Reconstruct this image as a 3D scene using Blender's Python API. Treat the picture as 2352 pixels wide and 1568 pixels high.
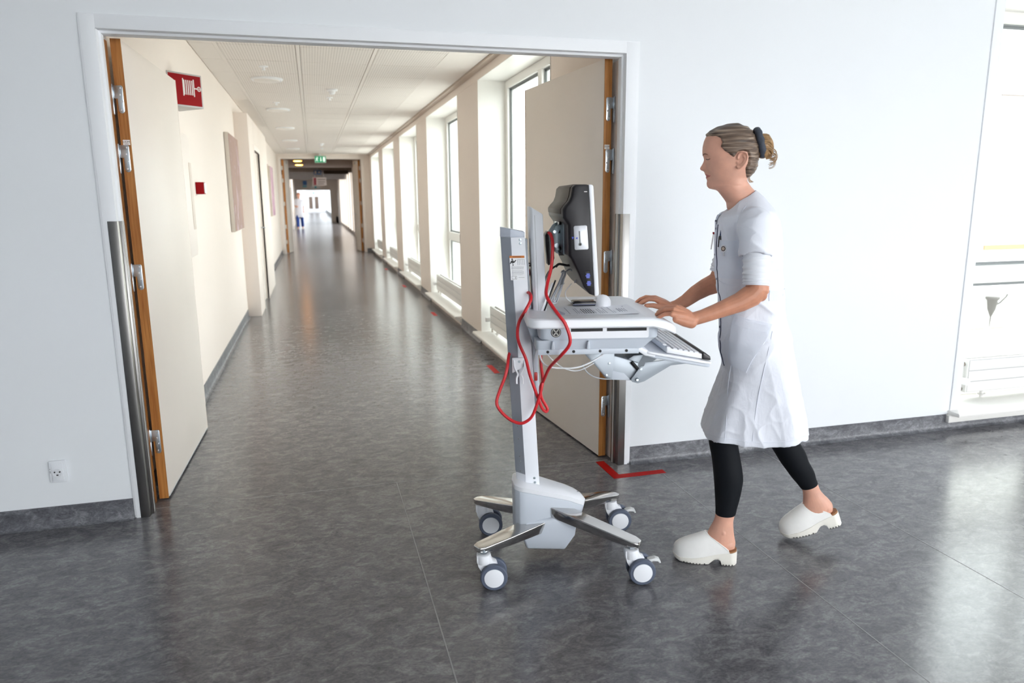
import bpy, bmesh, math, random
import numpy as np
from mathutils import Vector, Matrix

# ---------------------------------------------------------------- clearing
for o in list(bpy.data.objects): bpy.data.objects.remove(o)
SC = bpy.context.scene
COL = SC.collection
PI = math.pi

# ---------------------------------------------------------------- camera
cam_d = bpy.data.cameras.new('camera'); cam = bpy.data.objects.new('camera', cam_d); COL.objects.link(cam)
YAW, PITCH, ROLL = 0.263957, 0.195837, -0.0077867
fw = Vector((math.sin(YAW)*math.cos(PITCH), math.cos(YAW)*math.cos(PITCH), -math.sin(PITCH)))
rt = Vector((math.cos(YAW), -math.sin(YAW), 0)); up = rt.cross(fw)
r2 = rt*math.cos(ROLL) + up*math.sin(ROLL); u2 = -rt*math.sin(ROLL) + up*math.cos(ROLL)
M = Matrix((r2, u2, -fw)).transposed().to_4x4(); M.translation = Vector((0, -3.38517, 1.4))
cam.matrix_world = M
cam_d.sensor_width = 36; cam_d.lens = 1658.99/2352*36
cam_d.clip_start = 0.05; cam_d.clip_end = 400
cam_d.dof.use_dof = True; cam_d.dof.focus_distance = 3.1; cam_d.dof.aperture_fstop = 2.8
SC.camera = cam

# ---------------------------------------------------------------- sky, sun and exposure
w = bpy.data.worlds.new('sky'); SC.world = w; w.use_nodes = True
bg = w.node_tree.nodes['Background']; bg.inputs[0].default_value = (0.955, 0.98, 1.0, 1); bg.inputs[1].default_value = 6.0
SC.view_settings.view_transform = 'Standard'; SC.view_settings.look = 'None'
SC.view_settings.gamma = 1; SC.view_settings.use_curve_mapping = False
SC.view_settings.exposure = 0.6
SC.cycles.max_bounces = 10; SC.cycles.diffuse_bounces = 6; SC.cycles.glossy_bounces = 4
SC.cycles.transparent_max_bounces = 12; SC.cycles.caustics_reflective = False; SC.cycles.caustics_refractive = False
SC.cycles.sample_clamp_indirect = 6

# ---------------------------------------------------------------- helpers
def lin(c):
    return tuple(((v/255)/12.92 if v/255 <= 0.04045 else (((v/255)+0.055)/1.055)**2.4) for v in c)
MATS = {}
def mat(name, rgb, rough=0.5, metal=0.0, spec=0.5, emit=None, es=0, coat=0, noise=None, bump=None, trans=0, sss=0):
    """rgb in sRGB 0-255; noise = (scale, amount) tone variation; bump = (scale, strength)."""
    if name in MATS: return MATS[name]
    m = bpy.data.materials.new(name); m.use_nodes = True
    nt = m.node_tree; b = nt.nodes['Principled BSDF']
    c = lin(rgb) + (1,)
    b.inputs['Base Color'].default_value = c; b.inputs['Roughness'].default_value = rough
    b.inputs['Metallic'].default_value = metal; b.inputs['Specular IOR Level'].default_value = spec
    b.inputs['Coat Weight'].default_value = coat
    if sss:
        b.inputs['Subsurface Weight'].default_value = sss; b.inputs['Subsurface Radius'].default_value = (0.01, 0.004, 0.002)
        b.inputs['Subsurface Scale'].default_value = 1.0
    if emit: b.inputs['Emission Color'].default_value = lin(emit) + (1,); b.inputs['Emission Strength'].default_value = es
    if noise or bump:
        tc = nt.nodes.new('ShaderNodeTexCoord')
    if noise:
        n = nt.nodes.new('ShaderNodeTexNoise'); n.inputs['Scale'].default_value = noise[0]; n.inputs['Detail'].default_value = 4
        nt.links.new(tc.outputs['Object'], n.inputs['Vector'])
        r = nt.nodes.new('ShaderNodeValToRGB'); a = noise[1]
        r.color_ramp.elements[0].position = 0.3; r.color_ramp.elements[1].position = 0.7
        r.color_ramp.elements[0].color = tuple(max(0, v*(1-a)) for v in c[:3]) + (1,)
        r.color_ramp.elements[1].color = tuple(min(1, v*(1+a)) for v in c[:3]) + (1,)
        nt.links.new(n.outputs[0], r.inputs[0]); nt.links.new(r.outputs[0], b.inputs['Base Color'])
    if bump:
        n2 = nt.nodes.new('ShaderNodeTexNoise'); n2.inputs['Scale'].default_value = bump[0]; n2.inputs['Detail'].default_value = 3
        nt.links.new(tc.outputs['Object'], n2.inputs['Vector'])
        bp = nt.nodes.new('ShaderNodeBump'); bp.inputs['Strength'].default_value = bump[1]; bp.inputs['Distance'].default_value = 0.002
        nt.links.new(n2.outputs[0], bp.inputs['Height']); nt.links.new(bp.outputs[0], b.inputs['Normal'])
    MATS[name] = m
    return m

class MB:
    """collects shapes into one mesh"""
    def __init__(s): s.v = []; s.f = []; s.mi = []; s.cur = 0
    def add(s, vs, fs):
        k = len(s.v); s.v += [tuple(p) for p in vs]; s.f += [tuple(i+k for i in f) for f in fs]; s.mi += [s.cur]*len(fs)
        return s
    def box(s, x0, x1, y0, y1, z0, z1):
        return s.add([(x0,y0,z0),(x1,y0,z0),(x1,y1,z0),(x0,y1,z0),(x0,y0,z1),(x1,y0,z1),(x1,y1,z1),(x0,y1,z1)],
            [(0,3,2,1),(4,5,6,7),(0,1,5,4),(1,2,6,5),(2,3,7,6),(3,0,4,7)])
    def prism(s, poly, axis, a, b):
        n = len(poly)
        def P(q, t): return {'x': (t, q[0], q[1]), 'y': (q[0], t, q[1]), 'z': (q[0], q[1], t)}[axis]
        vs = [P(q, a) for q in poly] + [P(q, b) for q in poly]
        fs = [tuple(range(n-1, -1, -1)), tuple(range(n, 2*n))] + [(i, (i+1) % n, n+(i+1) % n, n+i) for i in range(n)]
        return s.add(vs, fs)
    def loft(s, rings, cap=True, closed=True):
        n = len(rings[0]); vs = [p for r in rings for p in r]; fs = []
        for k in range(len(rings)-1):
            for i in range(n if closed else n-1):
                j = (i+1) % n
                fs.append((k*n+i, k*n+j, (k+1)*n+j, (k+1)*n+i))
        if cap: fs += [tuple(range(n-1, -1, -1)), tuple(range((len(rings)-1)*n, len(rings)*n))]
        return s.add(vs, fs)
    def tube(s, pts, r, n=10, cap=True, flat=1.0):
        pts = [Vector(p) for p in pts]; rs = r if isinstance(r, (list, tuple)) else [r]*len(pts)
        t0 = (pts[1]-pts[0]).normalized(); a = Vector((0,0,1)) if abs(t0.z) < 0.9 else Vector((1,0,0))
        nrm = (a - t0*a.dot(t0)).normalized(); rings = []
        for i, p in enumerate(pts):
            t = (pts[min(i+1, len(pts)-1)] - pts[max(i-1, 0)]).normalized()
            nrm = (nrm - t*nrm.dot(t)).normalized(); bn = t.cross(nrm)
            rings.append([p + nrm*math.cos(2*PI*k/n)*rs[i]*flat + bn*math.sin(2*PI*k/n)*rs[i] for k in range(n)])
        return s.loft(rings, cap)
    def cyl(s, p0, p1, r0, r1=None, n=16):
        return s.tube([p0, p1], [r0, r0 if r1 is None else r1], n)
    def lathe(s, prof, c=(0,0,0), axis='z', n=24):
        """prof: list of (radius, height); closed solid around the axis"""
        rings = []
        for r, h in prof:
            ring = []
            for k in range(n):
                a, b = math.cos(2*PI*k/n)*r, math.sin(2*PI*k/n)*r
                ring.append({'z': (c[0]+a, c[1]+b, c[2]+h), 'y': (c[0]+a, c[1]+h, c[2]+b), 'x': (c[0]+h, c[1]+a, c[2]+b)}[axis])
            rings.append(ring)
        return s.loft(rings)
    def ball(s, c, r, n=16, m=10, sc=(1,1,1)):
        prof = [(max(1e-4, math.sin(PI*i/m))*r, -math.cos(PI*i/m)*r) for i in range(m+1)]
        k = len(s.v); s.lathe(prof, (0,0,0), 'z', n)
        for i in range(k, len(s.v)):
            p = s.v[i]; s.v[i] = (c[0]+p[0]*sc[0], c[1]+p[1]*sc[1], c[2]+p[2]*sc[2])
        return s
    def xf(s, fn): s.v = [tuple(fn(*p)) for p in s.v]; return s
    def mesh(s, name, m, bevel=0, seg=2, angle=35, flat=False):
        me = bpy.data.meshes.new(name); me.from_pydata(s.v, [], s.f)
        ms = m if isinstance(m, (list, tuple)) else [m]
        for q in ms: me.materials.append(q)
        if len(ms) > 1: me.polygons.foreach_set('material_index', s.mi)
        bm = bmesh.new(); bm.from_mesh(me)
        bmesh.ops.recalc_face_normals(bm, faces=bm.faces)
        if bevel:
            es = [e for e in bm.edges if len(e.link_faces) == 2 and e.calc_face_angle(0) > math.radians(30)]
            bmesh.ops.bevel(bm, geom=es, offset=bevel, segments=seg, affect='EDGES', profile=0.5, clamp_overlap=True)
        bm.to_mesh(me); bm.free()
        if not flat:
            me.polygons.foreach_set('use_smooth', [True]*len(me.polygons)); me.set_sharp_from_angle(angle=math.radians(angle))
        me.update(); return me
    def build(s, name, m, parent=None, **k):
        return link(name, s.mesh(name, m, **k), parent)
def link(name, me, parent=None, loc=None, rot=None):
    o = bpy.data.objects.new(name, me); COL.objects.link(o)
    if parent: o.parent = parent
    if loc: o.location = loc
    if rot: o.rotation_euler = rot
    return o
def thing(name, label, cat, loc=(0,0,0), rz=0, group=None):
    o = bpy.data.objects.new(name, None); COL.objects.link(o); o.location = loc; o.rotation_euler = (0,0,rz)
    o.empty_display_size = 0.1
    return tag(o, label, cat, group)
def tag(o, label, cat, group=None):
    o['label'] = label; o['category'] = cat
    if group: o['group'] = group
    return o
def struct(o): o['kind'] = 'structure'; return o
def dup(root, loc, rz=None, label=None):
    def rec(o, par):
        c = o.copy(); COL.objects.link(c); c.parent = par
        for ch in list(o.children): rec(ch, c)
        return c
    c = rec(root, root.parent); c.location = loc
    if rz is not None: c.rotation_euler = (0,0,rz)
    if label: c['label'] = label
    return c
def smooth_path(P, k=6):
    P = [Vector(p) for p in P]; out = []
    for i in range(len(P)-1):
        a, b, c, d = P[max(i-1, 0)], P[i], P[i+1], P[min(i+2, len(P)-1)]
        for j in range(k):
            t = j/k
            out.append(0.5*((2*b) + (c-a)*t + (2*a-5*b+4*c-d)*t*t + (3*b-a-3*c+d)*t**3))
    return out + [P[-1]]
def text_mesh(s, size, m, depth=0.0004):
    cu = bpy.data.curves.new('lettering', 'FONT'); cu.body = s; cu.size = size; cu.extrude = depth; cu.align_x = 'CENTER'; cu.align_y = 'CENTER'
    cu.resolution_u = 3
    o = bpy.data.objects.new('lettering', cu); COL.objects.link(o)
    dg = bpy.context.evaluated_depsgraph_get(); me = bpy.data.meshes.new_from_object(o.evaluated_get(dg))
    bpy.data.objects.remove(o); bpy.data.curves.remove(cu); me.materials.clear(); me.materials.append(m); return me
def roundrect(x0, x1, y0, y1, r, n=5):
    out = []
    for cx, cy, a in ((x1-r, y1-r, 0), (x0+r, y1-r, 90), (x0+r, y0+r, 180), (x1-r, y0+r, 270)):
        for k in range(n+1):
            t = math.radians(a+90*k/n); out.append((cx+r*math.cos(t), cy+r*math.sin(t)))
    return out
def interp(T, x):
    return float(np.interp(x, [t[0] for t in T], [t[1] for t in T]))
random.seed(4)

# ---------------------------------------------------------------- materials of the setting
paint = mat('cool_white_paint', (234, 237, 240), 0.55, spec=0.3, noise=(1.5, 0.01), bump=(220, 0.05))
paint_trim = mat('white_trim_paint', (241, 243, 246), 0.5, spec=0.3)
cream = mat('cream_wall_paint', (236, 225, 216), 0.6, spec=0.3, noise=(1.5, 0.01))
cream_trim = mat('cream_trim_paint', (238, 228, 220), 0.4)
window_white = mat('white_window_paint', (238, 236, 232), 0.35)
door_cream = mat('cream_door_laminate', (240, 231, 222), 0.4, noise=(3, 0.01))
steel = mat('brushed_steel', (150, 148, 146), 0.32, 1.0, bump=(60, 0.03))
zinc = mat('zinc_plated_steel', (190, 198, 205), 0.28, 1.0)
dark_gap = mat('dark_rubber', (28, 27, 27), 0.7)
grey_seal = mat('grey_gasket', (140, 144, 144), 0.6)
white_pl = mat('white_plastic', (238, 239, 241), 0.35)
red_tape = mat('red_vinyl', (170, 12, 10), 0.5, spec=0.15)
sign_red = mat('sign_red', (146, 4, 14), 0.5, spec=0.12)
white_print = mat('white_print', (236, 232, 228), 0.5)
black_print = mat('black_print', (22, 22, 24), 0.5)
ceil_white = mat('ceiling_panel', (234, 227, 221), 0.6)

def wood_mat():
    m = mat('oak_lipping', (170, 112, 52), 0.38); nt = m.node_tree; b = nt.nodes['Principled BSDF']
    tc = nt.nodes.new('ShaderNodeTexCoord'); mp = nt.nodes.new('ShaderNodeMapping'); mp.inputs['Scale'].default_value = (60, 60, 2.2)
    n = nt.nodes.new('ShaderNodeTexNoise'); n.inputs['Scale'].default_value = 1.6; n.inputs['Detail'].default_value = 5; n.inputs['Distortion'].default_value = 0.6
    r = nt.nodes.new('ShaderNodeValToRGB'); r.color_ramp.elements[0].position = 0.35; r.color_ramp.elements[1].position = 0.68
    r.color_ramp.elements[0].color = lin((150, 92, 38)) + (1,); r.color_ramp.elements[1].color = lin((186, 128, 66)) + (1,)
    nt.links.new(tc.outputs['Object'], mp.inputs[0]); nt.links.new(mp.outputs[0], n.inputs['Vector']); nt.links.new(n.outputs[0], r.inputs[0]); nt.links.new(r.outputs[0], b.inputs['Base Color'])
    return m
oak = wood_mat()

def lino_mat(name, lo, mid, hi, rough):
    m = mat(name, mid, rough); nt = m.node_tree; b = nt.nodes['Principled BSDF']
    tc = nt.nodes.new('ShaderNodeTexCoord')
    mp = nt.nodes.new('ShaderNodeMapping'); mp.inputs['Scale'].default_value = (0.62, 1, 1)
    n = nt.nodes.new('ShaderNodeTexNoise'); n.inputs['Scale'].default_value = 17; n.inputs['Detail'].default_value = 9; n.inputs['Roughness'].default_value = 0.76; n.inputs['Distortion'].default_value = 0.9
    r = nt.nodes.new('ShaderNodeValToRGB'); e = r.color_ramp.elements
    e[0].position = 0.36; e[0].color = lin(lo) + (1,); e[1].position = 0.60; e[1].color = lin(hi) + (1,)
    x = e.new(0.5); x.color = lin(mid) + (1,)
    n2 = nt.nodes.new('ShaderNodeTexNoise'); n2.inputs['Scale'].default_value = 80; n2.inputs['Detail'].default_value = 4; n2.inputs['Distortion'].default_value = 1.4
    r2_ = nt.nodes.new('ShaderNodeValToRGB'); r2_.color_ramp.elements[0].position = 0.38; r2_.color_ramp.elements[1].position = 0.62
    r2_.color_ramp.elements[0].color = (0.80, 0.80, 0.81, 1); r2_.color_ramp.elements[1].color = (1.17, 1.17, 1.17, 1)
    n3 = nt.nodes.new('ShaderNodeTexNoise'); n3.inputs['Scale'].default_value = 1.3; n3.inputs['Detail'].default_value = 2
    r3 = nt.nodes.new('ShaderNodeValToRGB'); r3.color_ramp.elements[0].color = (0.82, 0.82, 0.83, 1); r3.color_ramp.elements[1].color = (1.16, 1.15, 1.14, 1)
    mx = nt.nodes.new('ShaderNodeMix'); mx.data_type = 'RGBA'; mx.blend_type = 'MULTIPLY'; mx.inputs[0].default_value = 1
    mx2 = nt.nodes.new('ShaderNodeMix'); mx2.data_type = 'RGBA'; mx2.blend_type = 'MULTIPLY'; mx2.inputs[0].default_value = 1
    L = nt.links.new
    L(tc.outputs['Object'], mp.inputs[0])
    for q in (n, n2, n3): L(mp.outputs[0], q.inputs['Vector'])
    L(n.outputs[0], r.inputs[0]); L(n2.outputs[0], r2_.inputs[0]); L(n3.outputs[0], r3.inputs[0])
    L(r.outputs[0], mx.inputs[6]); L(r2_.outputs[0], mx.inputs[7]); L(mx.outputs[2], mx2.inputs[6]); L(r3.outputs[0], mx2.inputs[7]); L(mx2.outputs[2], b.inputs['Base Color'])
    # faint waviness and scuffs in the polish
    bp = nt.nodes.new('ShaderNodeBump'); bp.inputs['Strength'].default_value = 0.02; bp.inputs['Distance'].default_value = 0.003
    L(n.outputs[0], bp.inputs['Height']); L(bp.outputs[0], b.inputs['Normal'])
    return m
lino = lino_mat('grey_marbled_linoleum', (84, 83, 87), (103, 102, 105), (123, 122, 124), 0.20)
lino_up = lino_mat('grey_linoleum_skirting', (76, 77, 82), (100, 101, 106), (128, 129, 133), 0.35)

def glass_mat():
    m = bpy.data.materials.new('window_glass'); m.use_nodes = True; nt = m.node_tree; nt.nodes.clear()
    o = nt.nodes.new('ShaderNodeOutputMaterial'); t = nt.nodes.new('ShaderNodeBsdfTransparent'); g = nt.nodes.new('ShaderNodeBsdfGlossy')
    g.inputs['Roughness'].default_value = 0.02; t.inputs[0].default_value = (0.93, 0.96, 0.95, 1)
    lw = nt.nodes.new('ShaderNodeLayerWeight'); lw.inputs[0].default_value = 0.5
    pw = nt.nodes.new('ShaderNodeMath'); pw.operation = 'POWER'; pw.inputs[1].default_value = 5
    f = nt.nodes.new('ShaderNodeMath'); f.operation = 'MULTIPLY_ADD'; f.inputs[1].default_value = 0.6; f.inputs[2].default_value = 0.035
    nt.links.new(lw.outputs['Facing'], pw.inputs[0]); nt.links.new(pw.outputs[0], f.inputs[0]); x = nt.nodes.new('ShaderNodeMixShader')
    nt.links.new(f.outputs[0], x.inputs[0]); nt.links.new(t.outputs[0], x.inputs[1]); nt.links.new(g.outputs[0], x.inputs[2]); nt.links.new(x.outputs[0], o.inputs[0])
    return m
glass = glass_mat()
# ================================================================ THE SETTING
XL, XR, ZC, YE = -0.83, 1.54, 2.56, 16.7      # corridor walls, ceiling, end wall
NZ = 2.85                                      # ceiling of the room in front
NW0, NW1 = 3.70, 5.88                          # window in the front wall

# floor
f = struct(MB().prism([(-5.2, -7.2), (9.2, -7.2), (9.2, 0.17), (1.98, 0.17), (1.98, 16.9), (1.72, 16.9), (1.72, 80.2), (-1.15, 80.2), (-1.15, 0.17), (-5.2, 0.17)], 'z', -0.12, 0).build('floor', lino, flat=True))
weld = mat('pale_weld_rod', (140, 139, 140), 0.35)
for x, y0, y1 in ((0.33, -6.5, 0.078), (1.665, -6.5, -0.20), (2.345, -6.5, -0.05)):
    MB().box(x-0.0022, x+0.0022, y0, y1, 0, 0.0006).build('weld_seam', weld, f, flat=True)
MB().box(-0.78, 1.47, 0.078, 0.082, 0, 0.0006).build('weld_seam', weld, f, flat=True)

# front wall with the double door opening and the window opening
b = MB()
b.box(-5, -0.83, 0, 0.17, 0, NZ).box(-0.83, 1.53, 0, 0.17, 2.12, NZ).box(1.53, NW0+0.01, 0, 0.17, 0, NZ)
b.box(NW0+0.01, NW1, 0, 0.17, 0, 0.045).box(NW0+0.01, NW1, 0, 0.17, 2.47, NZ).box(NW1, 9, 0, 0.17, 0, NZ)
struct(b.build('wall_front', paint, flat=True))
# the corridor face of that wall is cream
struct(MB().box(XL-0.02, -0.80, 0.171, 0.18, 0, 2.56).box(-0.80, 1.50, 0.171, 0.18, 2.13, 2.56).box(1.515, 1.9, 0.171, 0.18, 0, 2.56).build('wall_back', cream, flat=True))
# room in front: far sides, ceiling (unseen windows right and behind, shaped for light)
b = MB(); b.box(-5.2, -5, -7, 0.17, 0, NZ); struct(b.build('wall_left', paint, flat=True))
b = MB(); b.box(-5, 9, -7, 0, NZ, NZ+0.2); struct(b.build('ceiling_1', paint, flat=True))
b = MB()
b.box(9, 9.2, -7, 0.17, 0, 0.3).box(9, 9.2, -7, 0.17, 2.5, NZ)
b.box(9, 9.2, -2.6, 0.17, 0.3, 2.5)
b.box(9, 9.2, -7, -6.6, 0.3, 2.5).box(9, 9.2, -4.7, -2.6, 0.3, 2.5)
struct(b.build('wall_right', paint, flat=True))
b = MB(); b.box(-5, 9, -7.2, -7, 0, 0.35).box(-5, 9, -7.2, -7, 2.6, NZ).box(-5, -0.1, -7.2, -7, 0.35, 2.6)
for k in range(4): b.box(-0.1+2.4*k, 0.1+2.4*k, -7.2, -7, 0.35, 2.6)
struct(b.build('wall_behind', paint, flat=True))

# skirting: coved linoleum
def skirting(name, pts, side, h=0.093, t=0.006):
    b = MB()
    for (x0, y0), (x1, y1) in pts:
        d = Vector((x1-x0, y1-y0, 0)).normalized(); n = Vector((-d.y, d.x, 0))*side
        prof = [(0, 0), (0.028, 0), (0.016, 0.004), (0.009, 0.012), (t, 0.026), (t, h-0.002), (t-0.002, h), (0, h)]
        b.loft([[(x0+n.x*a, y0+n.y*a, z) for a, z in prof], [(x1+n.x*a, y1+n.y*a, z) for a, z in prof]])
    return struct(b.build(name, lino_up))
skirting('baseboard_front', [((-5, 0), (-0.852, 0)), ((1.562, 0), (9, 0))], -1)
skirting('baseboard_left', [((XL, 0.18), (XL, 5.88)), ((XL, 9.4), (XL, YE))], -1)

# ---------------- door frame (casing, steel guards, stops)
fr = struct(MB().prism([(-0.852, 0.012), (-0.852, 2.13), (1.56, 2.13), (1.56, 0.012), (1.525, 0.004), (1.525, 2.10), (-0.825, 2.10), (-0.825, 0.004)], 'y', -0.007, 0.002).build('trim_1', paint_trim, bevel=0.002))
b = MB()
for s, x in ((1, -0.825), (-1, 1.525)):      # jamb posts above the steel: face, step, stop, rebate
    xs = lambda a: x + s*a
    prof = [(xs(-0.02), -0.010), (xs(0.035), -0.010), (xs(0.037), 0.02), (xs(0.046), 0.024), (xs(0.046), 0.062), (xs(0.030), 0.066), (xs(0.030), 0.172), (xs(-0.02), 0.172)]
    b.prism(prof, 'z', 0.0, 2.1255)
b.prism([(-0.0095, 2.125), (-0.0095, 2.074), (0.02, 2.072), (0.024, 2.062), (0.075, 2.060), (0.079, 2.08), (0.172, 2.082), (0.172, 2.125)], 'x', -0.80, 1.50)
b.build('frame', paint_trim, fr, bevel=0.0015)
b = MB()
def guard(s, x):
    xs = lambda a: x + s*a
    return MB().prism([(xs(-0.001), -0.0125), (xs(0.0365), -0.0125), (xs(0.0385), 0.018), (xs(0.0475), 0.022), (xs(0.0475), 0.034), (xs(0.042), 0.036), (xs(0.042), 0.046), (xs(0.0475), 0.048), (xs(0.0475), 0.064),
        (xs(0.044), 0.064), (xs(0.034), 0.02), (xs(0.033), -0.0085), (xs(-0.001), -0.0085)], 'z', 0.001, 1.318)
guard(1, -0.825).build('steel_guard', steel, fr, bevel=0.001)
guard(-1, 1.525).build('steel_guard', steel, fr, bevel=0.001)
MB().prism([(-0.797, 0.10), (-0.7935, 0.10), (-0.7935, 0.171), (-0.797, 0.171)], 'z', 0.002, 2.06).build('jamb_liner', oak, fr)
MB().prism([(1.4935, 0.068), (1.497, 0.068), (1.497, 0.171), (1.4935, 0.171)], 'z', 0.002, 2.06).build('jamb_liner', cream_trim, fr)

# ---------------- the two door leaves (hinge axis at the origin, leaf along +y, seen face at +x for the left one)
def hinge_mesh(s):
    b = MB()
    # door plate on the oak edge: an L with rounded foot
    xa, xb = 0.007, 0.031
    pl = [(-0.008, 0.058), (xb-0.006, 0.058), (xb-0.002, 0.056), (xb, 0.050), (xb, -0.046), (xb-0.004, -0.054), (0.0185, -0.057), (0.0115, -0.054), (xa, -0.046), (xa, 0.004), (-0.008, 0.004)]
    b.prism([(s*p, z) for p, z in pl], 'y', -0.0025, 0.001)
    b.cyl((-0.012*s, -0.004, 0.060), (-0.012*s, -0.004, 0.006), 0.0062, n=12)
    b.cyl((-0.012*s, -0.004, 0.002), (-0.012*s, -0.004, -0.060), 0.0062, n=12)
    b.cyl((-0.012*s, -0.004, 0.063), (-0.012*s, -0.004, -0.063), 0.0045, n=10)
    b.prism([(s*p, q) for p, q in [(-0.030, -0.006), (-0.014, -0.006), (-0.014, -0.002), (-0.030, -0.002)]], 'z', -0.058, 0.056)
    return b.mesh('hinge', zinc, bevel=0.0008)
def screws_mesh(s):
    b = MB()
    for x, z in ((0.022, 0.048), (0.018, 0.020), (0.024, -0.008), (0.018, -0.042)):
        b.lathe([(0.0042, 0.0), (0.0042, -0.0010), (0.0020, -0.0012), (0.0012, -0.0004)], (s*x, -0.0025, z), 'y', 10)
    return b.mesh('screws', mat('screw_steel', (225, 228, 232), 0.2, 1.0))
def leaf(name, x, y, rz, s, L=1.112, H=2.072, zs=(1.826, 1.580, 1.064, 0.291), lab=1.649):
    """s=+1: the face we see looks towards +x; local x = thickness from the hidden face, y along the leaf"""
    d = struct(link(name, MB().box(*sorted((s*0.002, s*0.0395)), 0.0055, L, 0.009, H).mesh(name, door_cream, bevel=0.0012), None, (x, y, 0), (0, 0, rz)))
    MB().box(*sorted((s*0.0, s*0.0405)), 0.0, 0.0052, 0.008, H+0.001).build('oak_edge', oak, d)
    MB().box(*sorted((s*0.0, s*0.0405)), L+0.0003, L+0.006, 0.008, H+0.001).build('edge_strip', oak if s < 0 else cream_trim, d)
    hm, sm = hinge_mesh(s), screws_mesh(s)
    for z in zs:
        h = link('hinge', hm, d, (0, -0.0008, z)); link('screws', sm, h)['kind'] = 'stuff'
    st = MB().box(*sorted((s*0.009, s*0.037)), -0.0012, 0.0, lab-0.011, lab+0.011).build('sticker', white_print, d)
    link('lettering', text_mesh('DDM', 0.012, black_print, 0.0002), st, (s*0.023, -0.0015, lab+0.002), (PI/2, 0, 0))
    MB().box(*sorted((s*0.015, s*0.031)), -0.0015, -0.001, lab-0.007, lab-0.0055).build('small_print', black_print, st)
    return d
dl = leaf('door_1', -0.783, 0.176, math.radians(-1.6), 1)
dr = leaf('door_2', 1.4775, 0.131, math.radians(4.6), -1, zs=(1.832, 1.580, 1.069, 0.289), lab=1.650)
MB().box(0.0395, 0.043, 0.02, 1.10, 0.010, 0.0115).build('drip_edge', zinc, dl)

# ---------------- wall details in the room in front
so = thing('wall_socket', 'white three-pin wall socket low on the wall beside the left door frame', 'socket', (-1.130, -0.001, 0.2525))
MB().prism(roundrect(-0.034, 0.034, -0.050, 0.050, 0.006), 'y', -0.010, 0).build('cover_frame', mat('socket_white', (226, 229, 233), 0.4), so, bevel=0.0025)
MB().prism(roundrect(-0.024, 0.020, -0.041, 0.041, 0.002), 'y', -0.0125, -0.009).build('insert', mat('socket_white', (226, 229, 233), 0.4), so, bevel=0.001)
b = MB(); b.lathe([(0.0185, 0), (0.0185, -0.003), (0.0165, -0.003), (0.0165, -0.0005), (0.001, -0.0005)], (-0.003, -0.0122, -0.004), 'y', 28)
b.build('recess_ring', mat('socket_shade', (222, 224, 228), 0.4), so)
b = MB(); b.lathe([(0.0028, 0), (0.0028, -0.0036)], (-0.012, -0.0126, 0.0), 'y', 10).lathe([(0.0028, 0), (0.0028, -0.0036)], (0.008, -0.0126, 0.0), 'y', 10).box(-0.006, 0.001, -0.016, -0.0126, -0.0155, -0.0115)
b.build('pin_holes', dark_gap, so)
MB().box(-0.031, -0.0285, -0.0105, -0.0095, 0.012, 0.016).box(-0.031, -0.0285, -0.0105, -0.0095, -0.004, 0.006).build('side_marks', grey_seal, so)

# red floor tape: the corner mark and the dashes along the window side
tp = MB().prism([(1.395, 0.066), (1.397, -0.180), (1.688, -0.180), (1.688, -0.134), (1.443, -0.134), (1.441, 0.066)], 'z', 0.0, 0.0012).build('floor_tape', red_tape, flat=True)
tag(tp, 'red L-shaped tape mark on the floor at the right door jamb', 'floor tape')
for i, (y0, n) in enumerate([(2.18, 'red tape dash on the corridor floor beside the cart column'), (5.26, 'red tape dash on the corridor floor, second past the cart'), (8.30, 'red tape dash on the corridor floor, third past the cart'), (11.35, 'small far red tape dash on the corridor floor, fourth past the cart')]):
    t = MB().box(1.355, 1.402, y0, y0+0.30, 0, 0.0012).build('floor_tape', red_tape, flat=True)
    tag(t, n, 'floor tape', 'red tape marks along the window side')

# ---------------- corridor: left wall with the boxed-out part
b = MB(); b.box(XL-0.2, XL, 0.18, YE, 0, ZC+0.2); struct(b.build('wall_corridor_left', cream, flat=True))
DY0, DY1 = 6.60, 7.60
b = MB(); b.box(XL, -0.675, 5.9, DY0, 0, 2.40).box(XL, -0.675, DY0, DY1, 2.03, 2.40).box(XL, -0.675, DY1, 9.4, 0, 2.40)
struct(b.build('wall_boxing', cream, bevel=0.003))
tr2 = struct(MB().box(-0.70, -0.668, DY0-0.06, DY0, 0, 2.09).box(-0.70, -0.668, DY1, DY1+0.06, 0, 2.09).box(-0.70, -0.668, DY0, DY1, 2.03, 2.09).build('trim_2', cream_trim, bevel=0.002))
d5 = struct(MB().box(-0.755, -0.715, DY0+0.004, DY1-0.004, 0.008, 2.026).build('door_5', door_cream, bevel=0.001))
MB().tube([(-0.715, DY1-0.08, 1.02), (-0.665, DY1-0.08, 1.02), (-0.66, DY1-0.10, 1.02), (-0.66, DY1-0.2, 1.02)], 0.009, 8).build('door_handle', zinc, d5)

# corridor end wall with its tall opening
b = MB(); b.box(XL, -0.76, YE, YE+0.2, 0, ZC+0.2).box(-0.76, 1.34, YE, YE+0.2, 2.47, ZC+0.2).box(1.34, 1.9, YE, YE+0.2, 0, ZC+0.2)
struct(b.build('wall_end', cream, flat=True))
tr3 = struct(MB().prism([(-0.80, 0), (-0.80, 2.51), (1.38, 2.51), (1.38, 0), (1.31, 0), (1.31, 2.445), (-0.73, 2.445), (-0.73, 0)], 'y', YE-0.012, YE+0.21).build('trim_3', cream_trim, bevel=0.003))
skirting('baseboard_end', [((1.38, YE), (1.56, YE))], -1)

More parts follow.
